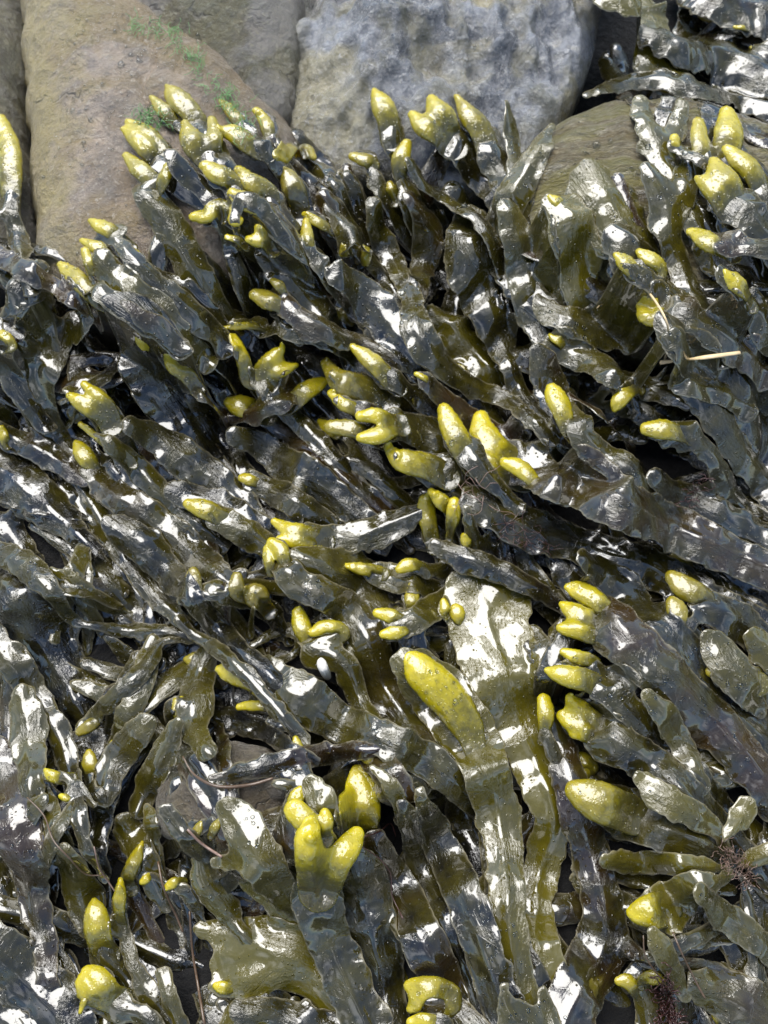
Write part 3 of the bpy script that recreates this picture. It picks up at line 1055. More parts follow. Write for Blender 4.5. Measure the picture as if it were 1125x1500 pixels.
# --- left, below the boulder
G('broad bluish grey frond sweeping down from boulder with pointed yellow tip', '400,610,40 350,540,62 300,480,78 250,430,78 215,405,50', '185,361,9 196,380,28 206,397,24', olive=.2, roll=.3, wave=1.2)
G('olive frond with two stacked yellow capsules on the boulder edge', '330,500,40 260,440,44 200,385,34 170,350,24', '136,330,10 152,335,24 174,345,20; 124,358,10 143,364,22 163,370,18', olive=.4, yellow=.9)
G('pale green wet leaf with drooping yellow lobe on boulder edge', '300,520,40 230,460,60 180,420,60 150,385,40', '126,370,12 130,384,16 135,394,14', olive=.55, yellow=.85, ruffle=1.3)
G('short frond with a single olive yellow capsule at lower boulder corner', '260,500,40 200,460,40 150,430,28', '97,402,12 115,414,28 133,428,22', olive=.45, yellow=.75)
G('rumpled dark frond with gleaming ridges left of slender paired tips', '330,720,40 290,640,80 240,560,104 190,490,84 165,450,50', olive=.12, roll=.4, ruffle=1.8, wave=1.6)
G('frond with slender long olive yellow tip lying beside a short one', '340,620,34 290,570,28 240,530,20', '191,478,9 207,492,17 222,510,18 237,528,12;242,516,10 258,534,30 276,554,24', olive=.3, yellow=.75)
G('fan of five pale grey rounded lobes at the left edge', '300,940,26 262,905,30 215,860,34 180,810,36 150,765,42 110,700,44 72,630,50 48,570,56 40,530,46;48,570,50 30,520,34 22,490,26;45,560,50 60,500,36 58,450,26;48,565,50 90,500,44 118,470,50 95,430,40;118,470,44 125,500,30',
  olive=.42, ruffle=.7, lift=.003, wave=.8, cell=.0007)
G('small yellow crested lobe above the grey lobed fan', '80,520,22 72,470,20 68,445,16', '70,428,10 72,436,14 74,446,12', olive=.5, yellow=.9)
G('frond with twin yellow lobes like a mitten left of glossy black hollow', '230,760,40 200,700,46 175,640,42 160,615,36', '103,580,12 124,592,28 150,606,30|124,563,12 142,580,24 160,604,28', olive=.45, yellow=.85)
G('brown olive frond with thin yellow crest curling over its end', '320,790,36 250,735,40 195,680,34 165,655,24', '128,634,8 148,644,12 170,655,16 186,668,16', olive=.45, yellow=.8)
G('pale frond with one upright yellow capsule near the grey lobed fan', '330,850,40 270,800,56 210,755,60 155,715,46 132,690,28', '114,652,12 124,667,28 136,684,22', olive=.4, ruffle=1.6)
G('long shining white grey frond lying diagonally across left centre', '430,830,34 370,760,50 310,700,60 250,655,58 195,620,36', olive=.3, wave=.7, ruffle=1.3)
G('broad dark frond with scalloped lower margin under the shining white one', '480,860,30 400,790,50 330,745,50 260,720,40', olive=.12, ruffle=1.8)
G('stiff grey frond ending in a plump yellow capsule left of centre', '600,800,20 560,750,36 510,705,34 465,665,32 420,630,40 378,605,36', '337,588,20 355,595,36 374,602,30', olive=.35, wave=.5, yellow=.9)
G('dark ribbed frond lying just below the stiff grey one', '560,790,40 500,735,50 440,690,50 385,655,44 345,640,30', olive=.28, roll=-.4, ruffle=1.4)
G('crinkled silvery frond below the ribbed dark one near centre left', '520,800,30 470,760,40 415,725,46 370,705,36', '356,700,14 364,703,18 374,706,16', olive=.3, ruffle=1.7, yellow=.7)
G('olive translucent frond with creamy yellow end and scalloped edge', '470,860,30 410,810,36 360,780,44 320,762,36', '276,738,16 298,746,30 324,758,26', olive=.5, yellow=.75, ruffle=1.5)
G('frond with a thin upcurled yellow leaf beside tall spotted tip', '560,560,24 480,500,30 420,482,24 380,478,18', '327,478,6 352,476,12 392,481,12', olive=.45, yellow=.7, ruffle=.5)
G('grey frond with bulging round tip narrowing to a thin stem in centre', '720,600,14 660,560,18 609,544,22 560,512,32 500,490,40 450,470,44 420,450,34', '376,438,20 392,442,30 410,446,24;400,412,10 408,418,16 414,426,12', olive=.38, wave=.5, yellow=.45)
G('tall knobbly spotted yellow tip standing left of three pronged one', '470,640,30 420,600,36 385,570,30', '340,490,14 350,510,20 358,535,22 368,558,28', olive=.4, yellow=.8)
G('frond with star like yellow tip of three prongs', '520,700,30 460,640,32 410,585,30 390,562,26', '413,506,8 402,524,24 388,545,34|433,537,10 412,544,24 390,552,30', olive=.4, yellow=.95)
G('short wet leaf whose warty yellow capsule points right', '340,600,26 380,598,30 415,584,34 440,576,28', '481,565,8 460,570,28 436,578,30', olive=.35, yellow=.95, ruffle=1.3)
# --- centre top
G('wet frond with pale cone shaped tip against grey boulder base', '640,320,40 600,260,34 575,205,30', '549,134,10 560,156,34 570,180,34', olive=.4, yellow=.9)
G('frond with fat notched yellow tip resting on grey boulder', '740,290,40 700,250,56 668,212,50', '604,172,14 625,188,38 648,195,44|632,148,16 646,172,44 654,195,44', olive=.35, yellow=.9, lift=.008)
G('folded frond with long pointed yellow green tip against grey boulder', '775,330,40 750,270,50 720,225,44', '669,146,10 690,174,34 711,204,36', olive=.35, yellow=.6, lift=.008)
G('narrow upright grey green spear leaf right of yellow tips', '770,330,26 762,270,34 750,210,28 746,175,20 743,148,10', olive=.55, lift=.01, roll=.5)
G('broad pale translucent spear leaf leaning right beside banded boulder', '730,330,34 752,280,50 780,232,44 800,198,26 808,184,12', olive=.6, lift=.004, ruffle=.5, wave=.5)
G('drab frond with three small olive pods beneath the cone shaped tip', '640,400,34 590,330,34 560,280,26 545,250,20', '518,230,16 534,236,24 548,240,18;571,268,12 576,282,22 580,296,16', olive=.3, yellow=.5)
G('frond with bent bean shaped yellow pod left of arched grey strap', '650,400,36 615,330,40 600,290,36', '596,208,14 588,230,28 584,254,18', olive=.4, yellow=.75)
G('crumpled silver leaf with frayed pinkish corner left of centre top', '600,470,20 560,400,40 520,350,60 490,310,56 475,285,30', olive=.35, ruffle=2.2, wave=1.8)
G('thin frond with slim yellow pod near the crumpled silver leaf', '590,440,24 530,370,28 490,345,20', '446,311,10 464,324,18 490,341,14', olive=.35, yellow=.75)
G('short frond with small upright oval pod left of the crumpled leaf', '560,500,24 500,430,34 470,385,26', '449,333,12 450,350,20 455,366,16', olive=.35, yellow=.75)
G('frond with two little hanging pods below crumpled silver leaf', '480,300,20 500,330,28 512,352,26', '506,390,10 506,376,20 504,362,14;536,392,12 535,380,20 532,366,14', olive=.35, yellow=.5, gap=.004)
# central loop
G('dark olive broad frond behind the looping grey strap', '700,620,40 650,560,60 590,500,60 540,440,60 500,400,50', olive=.2, roll=-.3)
G('oval crinkled wet leaf enclosed by the grey loop', '745,566,16 722,540,46 690,505,62 660,475,52 632,455,26', olive=.62, ruffle=2.4, wave=1.2, serr=1.5, cell=.0006)
G('wide grey frond with dark shadowed head forming right side of loop', '860,690,24 800,620,28 762,570,30 742,520,40 722,455,66 700,395,86 692,345,84 690,320,60', olive=.3, wave=1.0, cell=.0007, lift=.004)
G('twisting grey strap forming the left side of the central loop', '810,640,28 740,585,30 690,566,36 640,525,48 612,480,50 602,430,34 582,390,34 560,350,36 548,300,24', olive=.38, wave=.5, cell=.0007, lift=.004, gap=.003)
G('short grey leaf with blue pool of light inside the central loop', '605,430,34 618,390,40 630,345,44 620,310,40 600,285,24', olive=.38, wave=.9, gap=.003)
G('arched grey strap curving over the head of the central loop', '735,395,12 726,360,32 700,318,36 660,290,38 625,270,36 600,235,20', olive=.4, roll=.6, wave=.4, gap=.005, lift=.003)
# --- right top on the banded boulder
G('pale wrinkled forked leaf flattened on the banded brown boulder', '1050,380,30 1010,310,40 985,260,50 965,225,44 945,180,34 940,150,22;965,225,44 990,190,36 1000,155,24', olive=.6, ruffle=.8, wave=.6, serr=1.4)
G('sheer brownish olive sheet clinging to face of banded boulder', '960,400,40 920,340,90 890,290,110 870,250,60', olive=.65, ruffle=.5, wave=.5)
G('amber translucent leaf spotted with droplets right of the central loop', '860,480,30 852,430,54 845,370,70 838,320,76 820,295,50', '802,297,10 812,297,20 824,299,20', olive=.75, yellow=.9, ruffle=.7)
G('mottled wet strap falling between amber leaf and central loop', '840,560,30 800,480,60 775,410,66 760,350,60 745,310,40', olive=.5, ruffle=1.0, wave=1.2)
G('big dark olive frond descending right of the dry straw', '1180,740,60 1125,640,110 1080,540,120 1020,460,110 960,390,90 925,340,50;1020,460,90 940,410,60 900,350,44', olive=.32, wave=.8, roll=.3)
G('frond with two short yellow pods above the bent straw', '1030,480,40 980,430,50 940,400,40', '903,376,12 917,388,28 930,402,20;938,372,16 955,384,30 966,400,22', olive=.4, yellow=.8)
G('y shaped grey green frond with clear fork above straw', '1060,520,40 1010,420,44 985,350,50 975,300,50 950,250,30;980,330,40 1000,280,44 1008,225,28', olive=.5, wave=.7, ruffle=.6)
G('frond with twin spotted upright yellow capsules right of forked pale leaf', '1125,420,40 1080,330,44 1045,270,36', '1019,188,18 1024,208,28 1031,236,28', olive=.4, yellow=.75)
G('frond with broadest bright yellow capsule near the right edge', '1140,400,40 1100,310,40 1075,260,36', '1060,176,24 1066,200,44 1062,228,34;986,206,14 988,220,18', olive=.4, yellow=.95)
G('frond with long drooping yellow capsule at the right edge', '1200,420,40 1150,340,44 1120,290,36', '1064,224,18 1088,240,36 1112,270,32', olive=.4, yellow=.85)
G('bluish frond with stout two lobed speckled yellow tip near right edge', '1220,440,60 1150,370,62 1105,325,60 1085,305,50', '1018,270,12 1042,280,34 1068,295,48|1042,243,16 1056,268,48 1072,292,50', olive=.28, yellow=.8, cell=.0007)
G('grey frond with sausage shaped yellow tip pointing left at right edge', '1240,400,40 1150,370,38 1100,360,36 1060,358,34', '1003,357,14 1028,352,32 1060,356,34', olive=.35, yellow=.85, gap=.004)
G('olive frond with yellow pod set in its face at right edge', '1180,560,50 1130,490,56 1095,440,50 1062,398,30', '1062,398,14 1078,412,32 1094,436,22', olive=.4, yellow=.95)
# straw area
G('purplish grey sheet with brown windows under the thin bent straw', '1050,500,34 980,490,44 920,490,54 860,475,60 805,455,40 790,440,20', olive=.45, ruffle=1.0, wave=.9)
G('frond with pale creased yellow bladder crossed by the bent straw', '1130,540,50 1060,490,60 1000,460,44', '928,468,12 946,462,34 978,456,38', olive=.4, yellow=.75)
G('olive strap with blue speckled shoulder under the straw tip', '1010,580,30 940,560,44 880,530,52 830,510,46 808,500,24', '806,492,8 812,497,14 824,502,16', olive=.42, yellow=.8, ruffle=.8)
G('tiny crumpled purple grey leaf left of the straw', '830,640,26 820,590,44 800,540,50 790,515,30', olive=.25, ruffle=1.6)
G('long smooth green grey frond running off right edge below straw', '1240,900,40 1180,790,54 1125,710,56 1080,650,56 1030,570,62 1000,500,68 975,470,40', olive=.32, wave=.6, cell=.0007)
G('dark frond with pointed pale yellow leaf tip below the straw', '1100,590,40 1040,565,48 985,555,44 945,565,30', '897,606,8 908,586,24 926,570,20', olive=.4, yellow=.8)
G('dark strap with thin brown rib curving through the hollow below straw', '1010,760,24 950,700,30 920,650,26 880,605,22 840,580,14', olive=.12, roll=.8, ruffle=.4)
G('frond with dull yellow capsule pointing left in the dark hollow', '1180,880,40 1125,800,44 1080,730,44 1040,665,38 1000,636,34', '947,630,22 966,630,32 994,633,30', olive=.22, yellow=.65)
G('olive frond with glossy yellow pod lying beside dark hollow', '1080,800,30 1010,750,44 940,700,56 880,665,50 845,630,36', '806,574,18 815,592,34 833,620,24', olive=.33, yellow=.95, wave=.6, cell=.0007)
# --- centre
G('brown olive frond with big blunt tan coloured tip in the centre', '700,660,40 640,620,56 580,592,56 545,578,50', '478,543,14 505,556,42 548,576,46', olive=.3, yellow=.3)
G('frond with smooth elongated yellow pod over the blunt tan tip', '680,640,30 620,590,36 580,560,30', '517,509,12 540,528,28 568,552,28', olive=.25, yellow=.75, gap=.004)
G('frond with small spotted yellow pod left of pair of prongs', '600,640,24 560,615,26 528,603,20', '486,585,12 505,592,22 528,602,20', olive=.3, yellow=.8)
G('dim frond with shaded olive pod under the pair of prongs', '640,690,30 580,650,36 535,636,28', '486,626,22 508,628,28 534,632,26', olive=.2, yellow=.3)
G('silvery wet frond ending in two parallel yellow prongs', '740,700,20 700,665,44 650,640,66 600,625,60 580,622,50', '529,608,18 550,608,26 572,618,28|530,640,16 550,638,28 572,630,28', olive=.42, yellow=.95, wave=.6, cell=.0007, gap=.003)
G('dark frond with tiny yellow bud right of the tan blunt tip', '760,650,30 700,620,44 650,585,40 625,560,26', '610,548,8 618,552,10 628,556,10', olive=.25, yellow=.9)
G('frond with curled hollow end and round pod above small pod cluster', '750,720,30 700,700,36 640,690,40', '662,712,18 676,722,28 684,735,20', olive=.35, yellow=.7)
G('grey wet frond with broad flat warty capsule left of heart shaped tip', '800,790,30 740,740,40 690,715,44 640,692,44', '568,660,12 595,674,38 638,690,42', olive=.35, yellow=.75, gap=.003)
G('huge blue grey frond crossing from right edge below the heart frond', '1240,985,50 1125,925,64 1040,880,70 950,828,66 850,795,64 770,770,70 700,735,60', olive=.22, wave=1.0, cell=.0007, ruffle=.9)
G('blue black strap running along the right edge beneath heart frond', '1260,900,70 1180,840,80 1100,790,80 1020,740,60 960,700,34', olive=.18, wave=.9, roll=-.3)
G('largest grey frond ending in the big yellow heart shaped tip', '1230,880,50 1125,832,62 1050,800,70 970,765,82 890,725,86 820,700,80 765,685,64', '702,618,22 708,640,42 728,664,50 750,676,54|674,664,22 698,674,40 728,682,50 752,684,52;738,684,18 760,692,28 790,702,20', olive=.3, yellow=1.0, cell=.0007, wave=.8, lift=.006, gap=.003)
G('short frond with upright yellow pod left of the heart shaped tip', '760,740,24 720,705,34 696,676,32', '650,605,20 661,630,36 682,660,36', olive=.35, yellow=.85, gap=.003)
# small cluster 620-690, 720-800
G('little frond with oval warty pod, leftmost of the small pod cluster', '650,850,16 640,810,22 632,785,20', '624,728,20 624,754,28 632,786,22', olive=.4, yellow=.7, gap=.003)
G('little frond with oblique smooth pod, uppermost of small pod cluster', '690,840,14 675,790,16 660,755,18', '632,718,12 646,733,24 658,750,18', olive=.4, yellow=.85, gap=.004)
G('little frond with drop shaped pod at middle of small pod cluster', '665,830,14 662,800,14 660,782,12', '666,733,16 664,755,22 660,780,12', olive=.4, yellow=.9, gap=.005)
G('slender olive strap right of the small pod cluster', '740,840,20 710,800,26 690,770,22 684,745,14', '680,784,10 683,794,16 686,802,10', olive=.4, yellow=.9, gap=.003)
# centre left lower
G('grey forked frond bearing two warty capsules merged at their base', '620,740,20 580,765,50 530,785,50 480,790,40 455,790,40', '404,768,12 432,780,30 458,786,30|410,790,14 432,792,24 456,792,26;444,812,14 462,814,32 486,812,18', olive=.4, yellow=.95, gap=.003)
G('broad olive leaf with visible rib behind the pale forked stem', '560,960,40 545,900,80 520,850,96 480,830,70 440,815,40', '459,853,10 470,858,16 484,862,12', olive=.5, ruffle=.5, yellow=.9)
G('thick pale grey strap bending up to folded yellow end', '640,1130,30 600,1060,50 560,1000,66 535,930,66 490,880,54 440,855,46 412,825,40 402,805,30', '400,797,18 412,808,22 416,826,18|392,806,12 394,820,16 396,838,12', olive=.42, yellow=.85, wave=.5, cell=.0007, gap=.003)
G('flat olive frond with long low yellow swelling above twin knobbed leaf', '700,860,20 640,860,30 590,850,44 550,840,36', '507,828,10 530,833,20 562,841,20', olive=.5, yellow=.85, ruffle=.6)
G('curled stalk with small yellow pod right of the low swelling', '660,800,14 650,830,22 625,836,20', '586,834,14 598,828,22 614,828,16', olive=.4, yellow=.9, gap=.004)
G('wet leaf with pair of yellow knobs at its left end in centre', '690,850,20 650,880,44 610,905,46 585,912,40', '553,900,14 572,903,22 590,910,20|562,930,14 580,926,24 596,916,20', olive=.5, yellow=.95, gap=.002)
G('dark olive rounded leaf in hollow left of the pale strap', '560,1100,30 520,1010,30 500,960,46 470,935,56', olive=.5, ruffle=.5)
G('grey stem forking into two glossy yellow pods in olive cup', '620,1120,20 560,1080,30 525,1020,34 500,970,36 465,950,56', '438,900,20 442,916,28 448,932,24;458,927,14 476,920,24 500,926,26', olive=.5, yellow=.95, gap=.002)
G('wet lobed frond with pale yellow heart shaped end at left centre', '720,1200,30 650,1130,56 580,1090,60 500,1060,60 440,1020,74 395,1000,72', '338,962,24 356,974,40 385,988,44|325,984,12 345,990,30 380,994,40;354,1038,10 374,1034,16 398,1034,12', olive=.42, yellow=.95, cell=.0007, wave=.6)
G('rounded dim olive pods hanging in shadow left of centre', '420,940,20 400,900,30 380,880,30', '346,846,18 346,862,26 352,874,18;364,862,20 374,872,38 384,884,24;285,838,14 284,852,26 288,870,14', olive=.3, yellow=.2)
G('ragged dark frond with jagged rim above the small tan stone', '560,1100,14 500,1100,30 430,1110,34 360,1130,30 310,1140,16', olive=.15, ruffle=1.8, roll=-.4)
# the two big central blades
G('widest olive blade with glassy white glare running down the centre', '800,1640,90 795,1500,110 788,1430,96 785,1350,58 790,1280,56 812,1200,66 795,1140,76 765,1070,84 742,1000,100 722,935,130 705,880,110;712,900,90 680,865,56;720,900,90 752,868,60', '649,882,10 652,892,16 653,904,10;668,892,16 670,900,24 676,912,12', olive=.8, yellow=.85, ruffle=.3, wave=.5, cell=.0006, gap=.002, curl=.45)
G('dark green grey blade beneath the widest one, forking at the bottom', '800,1640,80 790,1500,90 740,1390,80 735,1300,60 730,1230,60', olive=.28, wave=.6)
G('blue sheened fork descending at the bottom right of centre', '800,1560,80 840,1470,90 880,1390,92 885,1330,66 868,1260,60 845,1180,58 828,1110,50 812,1060,34', olive=.25, wave=.8, cell=.0007, gap=.002)
G('huge swollen yellow tip on wet winged blade in the centre', '770,1520,60 752,1400,56 742,1300,56 735,1230,64 722,1160,74 700,1100,84 670,1050,92 630,1000,86 598,970,50', '604,966,32 620,985,52 648,1016,58 678,1056,50 696,1092,36', olive=.62, yellow=1.0, cell=.0006, ruffle=.3, wave=.5, curl=.6, gap=.005, lift=.003, puff=1.1)
G('grey ruffled band draped across top of the long olive blade', '900,930,14 820,885,22 770,855,34 720,830,40 670,812,40 640,800,24', olive=.22, ruffle=1.9, wave=1.2, gap=.004)
# --- right side stacked
G('dim frond with two shaded olive capsules below blue grey frond', '1150,960,40 1080,910,60 1030,890,50', '982,850,24 1004,864,38 1036,876,28;984,884,20 992,898,32 1002,922,22', olive=.25, yellow=.35)
G('very broad grey black frond plunging to the lower right corner', '1240,1200,90 1160,1120,96 1080,1050,104 1010,980,100 950,910,92 900,850,70 860,815,40', olive=.22, wave=.9, cell=.0007, roll=.25)
G('wet frond with two stacked bright yellow capsules at right centre', '1200,1230,60 1120,1140,70 1050,1060,80 980,990,84 930,940,84 895,912,70', '828,866,12 850,871,32 890,888,30;820,890,12 836,898,28 866,912,44|819,922,14 838,922,30 868,920,44', olive=.3, yellow=.95, cell=.0007, gap=.003, wave=.9)
G('dark frond with pointed yellow cone beneath thin olive one', '1100,1230,30 1040,1160,44 980,1100,50 930,1045,50 885,1010,44', '800,983,10 828,989,32 866,999,34;824,956,12 845,963,22 872,970,18', olive=.28, yellow=.9, gap=.003)
G('grey frond with knobby three bump yellow tip above buried leaf', '1130,1290,30 1060,1210,44 990,1150,62 940,1110,66 895,1080,62', '838,1020,14 842,1034,26 856,1054,40|820,1050,16 838,1058,34 866,1064,44|836,1078,12 850,1070,28 872,1066,44', olive=.3, yellow=.95, cell=.0007, gap=.003)
G('short stalk with tall yellow pod pressed against the widest blade', '830,1140,20 815,1110,24 800,1080,20', '796,1026,20 799,1048,26 797,1074,14', olive=.35, yellow=.85)
G('glossy black translucent leaf hiding below the stacked frond', '1040,1150,20 1000,1090,40 975,1050,44 950,1020,26', olive=.5, ruffle=.4)
G('wet leaf with ivory tip and white glare at right edge', '1200,1050,40 1150,1020,50 1100,1000,50 1060,990,40', '1042,984,16 1070,988,34 1110,1002,38', olive=.55, yellow=.5)
G('stubby olive lobe cut by the right edge above ivory tip', '1190,1020,50 1150,980,56 1118,950,50 1105,935,30', olive=.6, ruffle=.3)
G('white glazed leaf with branching glare beside right edge', '1120,1040,30 1090,1000,60 1060,960,60 1042,935,30', olive=.5, ruffle=.4, wave=.5)
# hub at lower right
G('long glazed frond with plump olive capsule joined to the reddish hub', '1080,1268,14 1055,1245,46 1000,1222,64 950,1203,72 915,1190,64', '842,1158,30 872,1172,58 912,1188,58', olive=.45, yellow=.45, cell=.0006, wave=.4, ruffle=.5, gap=.004, lift=.006)
G('holed wet leaf above the long glazed frond at the hub', '1075,1262,12 1050,1215,30 1010,1190,44 970,1165,50 938,1140,26', olive=.6, cell=.0007, wave=.5, ruffle=.5)
G('plain spear shaped olive leaf pointing left from the reddish hub', '1075,1276,10 1030,1270,26 980,1266,38 930,1263,40 890,1260,24', olive=.75, cell=.0007, wave=.3, ruffle=.25, gap=.006, lift=.008, roll=-.3)
G('leaf with mirror like blue white face and yellow nose below hub', '1080,1282,12 1050,1292,34 1015,1308,64 985,1322,72 965,1330,60', '924,1336,18 938,1336,36 962,1334,50', olive=.6, yellow=.95, cell=.0006, wave=.15, ruffle=.2, gap=.006, lift=.008, roll=-.2)
G('small round spoon leaf standing above the reddish hub', '1066,1232,8 1076,1215,14 1090,1190,38 1094,1182,36', olive=.7, wave=.2, ruffle=.2, gap=.005, cell=.0006)
G('olive leaf leaving the hub towards the right edge', '1092,1270,10 1120,1254,26 1160,1240,36 1200,1235,20', olive=.8, wave=.3, ruffle=.3, gap=.004)
G('greyish stem falling straight down from the reddish hub', '1110,1560,30 1112,1450,34 1104,1370,26 1092,1310,18 1082,1280,12', olive=.25, gap=.003)
G('pale glassy leaf folded across stem below the hub', '1140,1400,40 1100,1370,44 1060,1340,44 1030,1310,26', olive=.5, gap=.003, wave=.6)
G('wet grey leaf spreading at the bottom right corner', '1180,1560,60 1120,1500,90 1070,1460,76 1025,1445,40', olive=.4, wave=.9)
G('frond with two curly green yellow crests near bottom right', '960,1560,24 950,1500,26 945,1465,24', '905,1436,12 920,1438,22 932,1452,18;972,1438,10 956,1432,20 940,1436,14', olive=.5, yellow=.7)
G('faint olive leaf in the dark pocket below the blue nosed leaf', '1010,1460,20 985,1420,34 965,1385,36 955,1365,20', olive=.6, ruffle=.4)
# --- bottom centre
G('olive translucent leaf with small lobes left of the forked yellow tip', '470,1440,40 440,1370,56 410,1310,66 390,1270,50 380,1235,26;410,1310,50 372,1300,34 360,1292,22', olive=.75, ruffle=.3, wave=.5)
G('milky reflective lobed leaf left of the forked yellow tip', '440,1340,30 400,1290,60 372,1240,66 350,1205,60 335,1185,36;385,1265,50 340,1262,30 315,1262,20', olive=.55, ruffle=.3, wave=.3, cell=.0007)
G('big scalloped olive leaf spreading to the left at the bottom', '560,1540,40 490,1460,64 440,1410,84 390,1390,96 340,1372,50 295,1362,26;400,1395,70 345,1408,44 322,1412,30;410,1410,70 360,1438,50 325,1445,26', '318,1444,12 326,1446,18 336,1448,14', olive=.8, ruffle=.3, wave=.5, yellow=.95, cell=.0007)
G('thick greyish lower leaf edge under the scalloped olive leaf', '540,1560,60 470,1510,60 400,1490,50 345,1485,30', olive=.3)
G('rounded olive leaf tip behind forked yellow one', '500,1260,20 485,1215,34 470,1175,44 462,1155,36', olive=.65, ruffle=.3)
G('frond with knobbed yellow end left behind the forked yellow tip', '500,1290,30 480,1240,44 455,1215,40', '432,1186,32 444,1198,36 460,1215,30|476,1190,14 478,1205,20 470,1220,22', olive=.5, yellow=.9)
G('tall upright yellow finger tip behind the forked one', '560,1330,30 545,1280,40 535,1235,50', '524,1130,20 528,1150,42 532,1185,52 530,1215,46|500,1168,12 500,1190,18 506,1214,18', olive=.5, yellow=.9, gap=.002)
G('olive frond leaning behind the tall yellow finger tip', '620,1260,24 590,1190,28 565,1140,24 545,1124,16', olive=.6, ruffle=.4)
G('dark strap with curling margin right of the tall yellow finger', '740,1540,50 700,1450,56 665,1370,56 630,1300,50 605,1230,40 590,1180,20', olive=.15, ruffle=1.0)
G('dark green strap with pale margin and rounded olive head', '790,1620,50 745,1500,60 715,1410,64 685,1330,62 655,1260,56 630,1200,42 615,1165,26', olive=.25, ruffle=.8, roll=-.5, wave=.6, cell=.0007)
G('silver crinkled frond between the forked tip and dark straps', '700,1590,40 665,1470,50 625,1390,66 590,1320,66 562,1265,60 548,1230,34', olive=.22, ruffle=1.2, cell=.0007)
G('broad grooved frond with wavy grey surface right of the forked tip', '590,1600,50 570,1500,60 555,1420,74 540,1340,84 525,1285,76 518,1260,44', olive=.25, ruffle=.8, wave=1.2, cell=.0007, gap=.002)
G('large frond ending in the forked V shaped yellow tip', '580,1620,60 545,1520,76 510,1440,72 480,1370,64 466,1320,74', '453,1206,26 450,1232,42 455,1262,48 462,1285,52|522,1222,24 510,1242,38 495,1262,44 478,1288,50', olive=.4, yellow=1.0, cell=.0006, gap=.004, wave=.6, lift=.005, puff=1.05)
G('frond with creamy yellow forked tip at the bottom edge', '760,1600,50 710,1530,56 660,1480,56 640,1465,50', '598,1440,14 612,1446,30 632,1456,46 652,1464,46|601,1472,12 614,1466,28 634,1460,46 652,1466,46', olive=.4, yellow=.8, gap=.003)
G('frond with yellow nub cut by the bottom edge', '700,1580,30 660,1520,34 640,1505,28', '602,1495,16 620,1496,24 642,1500,22', olive=.35, yellow=.95, gap=.002)
G('two pale rounded grey lobes at the bottom centre edge', '800,1600,70 780,1530,90 745,1480,40 738,1450,22;785,1530,80 800,1480,30 795,1455,16', olive=.45, wave=.5)
# --- bottom left
G('thick grey stem crossing the lower left corner horizontally', '300,1420,30 200,1385,40 120,1365,44 50,1345,36 -40,1320,30', olive=.22, ruffle=1.4, wave=.8)
G('broad blue grey blade filling the bottom left corner', '180,1620,60 110,1520,80 50,1450,96 -10,1400,90 -60,1370,60', olive=.2, wave=1.0)
G('narrow upright olive leaf in shadow right of the pointed tips', '235,1300,20 230,1250,24 222,1200,22 216,1180,12', olive=.55, ruffle=.2)
G('wide speckled olive leaf in the dark pocket at lower left', '150,1400,30 130,1340,50 110,1290,60 95,1255,40', olive=.5, ruffle=.4, wave=.6)
G('large olive leaf shape low behind the slim pointed tip', '240,1330,24 220,1280,44 195,1230,50 180,1205,30', olive=.5, ruffle=.4)
G('frond with slim tapered olive yellow horn at lower left', '240,1400,20 210,1340,24 190,1300,20', '207,1235,6 198,1258,20 186,1288,22', olive=.35, yellow=.55)
G('grey stem with plump pointed yellow tip at lower left', '260,1540,40 210,1470,44 175,1420,34 155,1400,34', '139,1320,10 142,1345,38 147,1385,36', olive=.4, yellow=.85, gap=.003)
G('stem with slim vertical yellow bud right of plump one', '300,1560,40 235,1480,40 195,1420,28 180,1370,18 177,1350,14', '174,1290,8 175,1316,20 177,1346,16', olive=.4, yellow=.85, gap=.003)
G('frond with blunt glossy yellow tip at the bottom left', '270,1560,30 220,1500,36 180,1475,36', '130,1424,22 142,1442,50 162,1462,42|118,1440,12 128,1455,24;119,1482,6 122,1470,10 128,1460,10', olive=.4, yellow=.9, gap=.002)
G('thin drab frond ending in a short olive tongue near bottom left', '270,1560,20 262,1500,24 248,1455,28 236,1425,24', olive=.5, ruffle=.3)
G('cluster stem with two tiny yellow beads near small tan stone', '300,1360,14 280,1320,16 265,1300,14', '208,1292,8 214,1288,14 220,1282,8;245,1300,10 254,1294,16 268,1292,12', olive=.4, yellow=.9)
G('glassy pale leaf with yellow edge below small tan stone', '380,1400,20 350,1360,30 320,1320,44 298,1290,40 290,1262,22', olive=.6, ruffle=.4, wave=.4)
G('small dark leaves beside small tan stone', '300,1260,14 268,1220,34 245,1190,30', olive=.35, ruffle=1.2)
G('grey brown strap lying along the left edge with curled rim', '70,1480,30 60,1380,36 40,1280,60 15,1200,70 0,1130,60 -20,1080,40', olive=.3, ruffle=1.0)
# --- left centre
G('wide shining frond at left edge with long blue white reflections', '130,1060,40 95,1000,60 60,940,84 25,880,90 -20,820,80 -60,780,50', olive=.2, wave=1.0, cell=.0007)
G('straight grey stem dropping from the left edge to lower left', '150,1290,14 128,1240,26 108,1160,30 92,1090,34 66,1040,40 35,995,44 0,950,50 -40,910,40', olive=.38, wave=.3, cell=.0007, gap=.003)
G('slim grey stem running horizontally into the pale junction', '275,928,20 215,925,20 150,920,20 105,905,24 70,860,36 30,825,44 -20,805,40', olive=.38, wave=.3, gap=.003)
G('wide grey frond at left edge above the horizontal stem', '130,800,30 90,760,50 40,720,76 -10,680,80 -50,650,50', olive=.2, wave=1.1, ruffle=1.0)
G('small dark frond curling under the grey lobed fan', '120,700,30 60,660,40 15,640,36 -10,620,20', '2,625,8 6,640,14 10,655,10', olive=.25, yellow=.8)
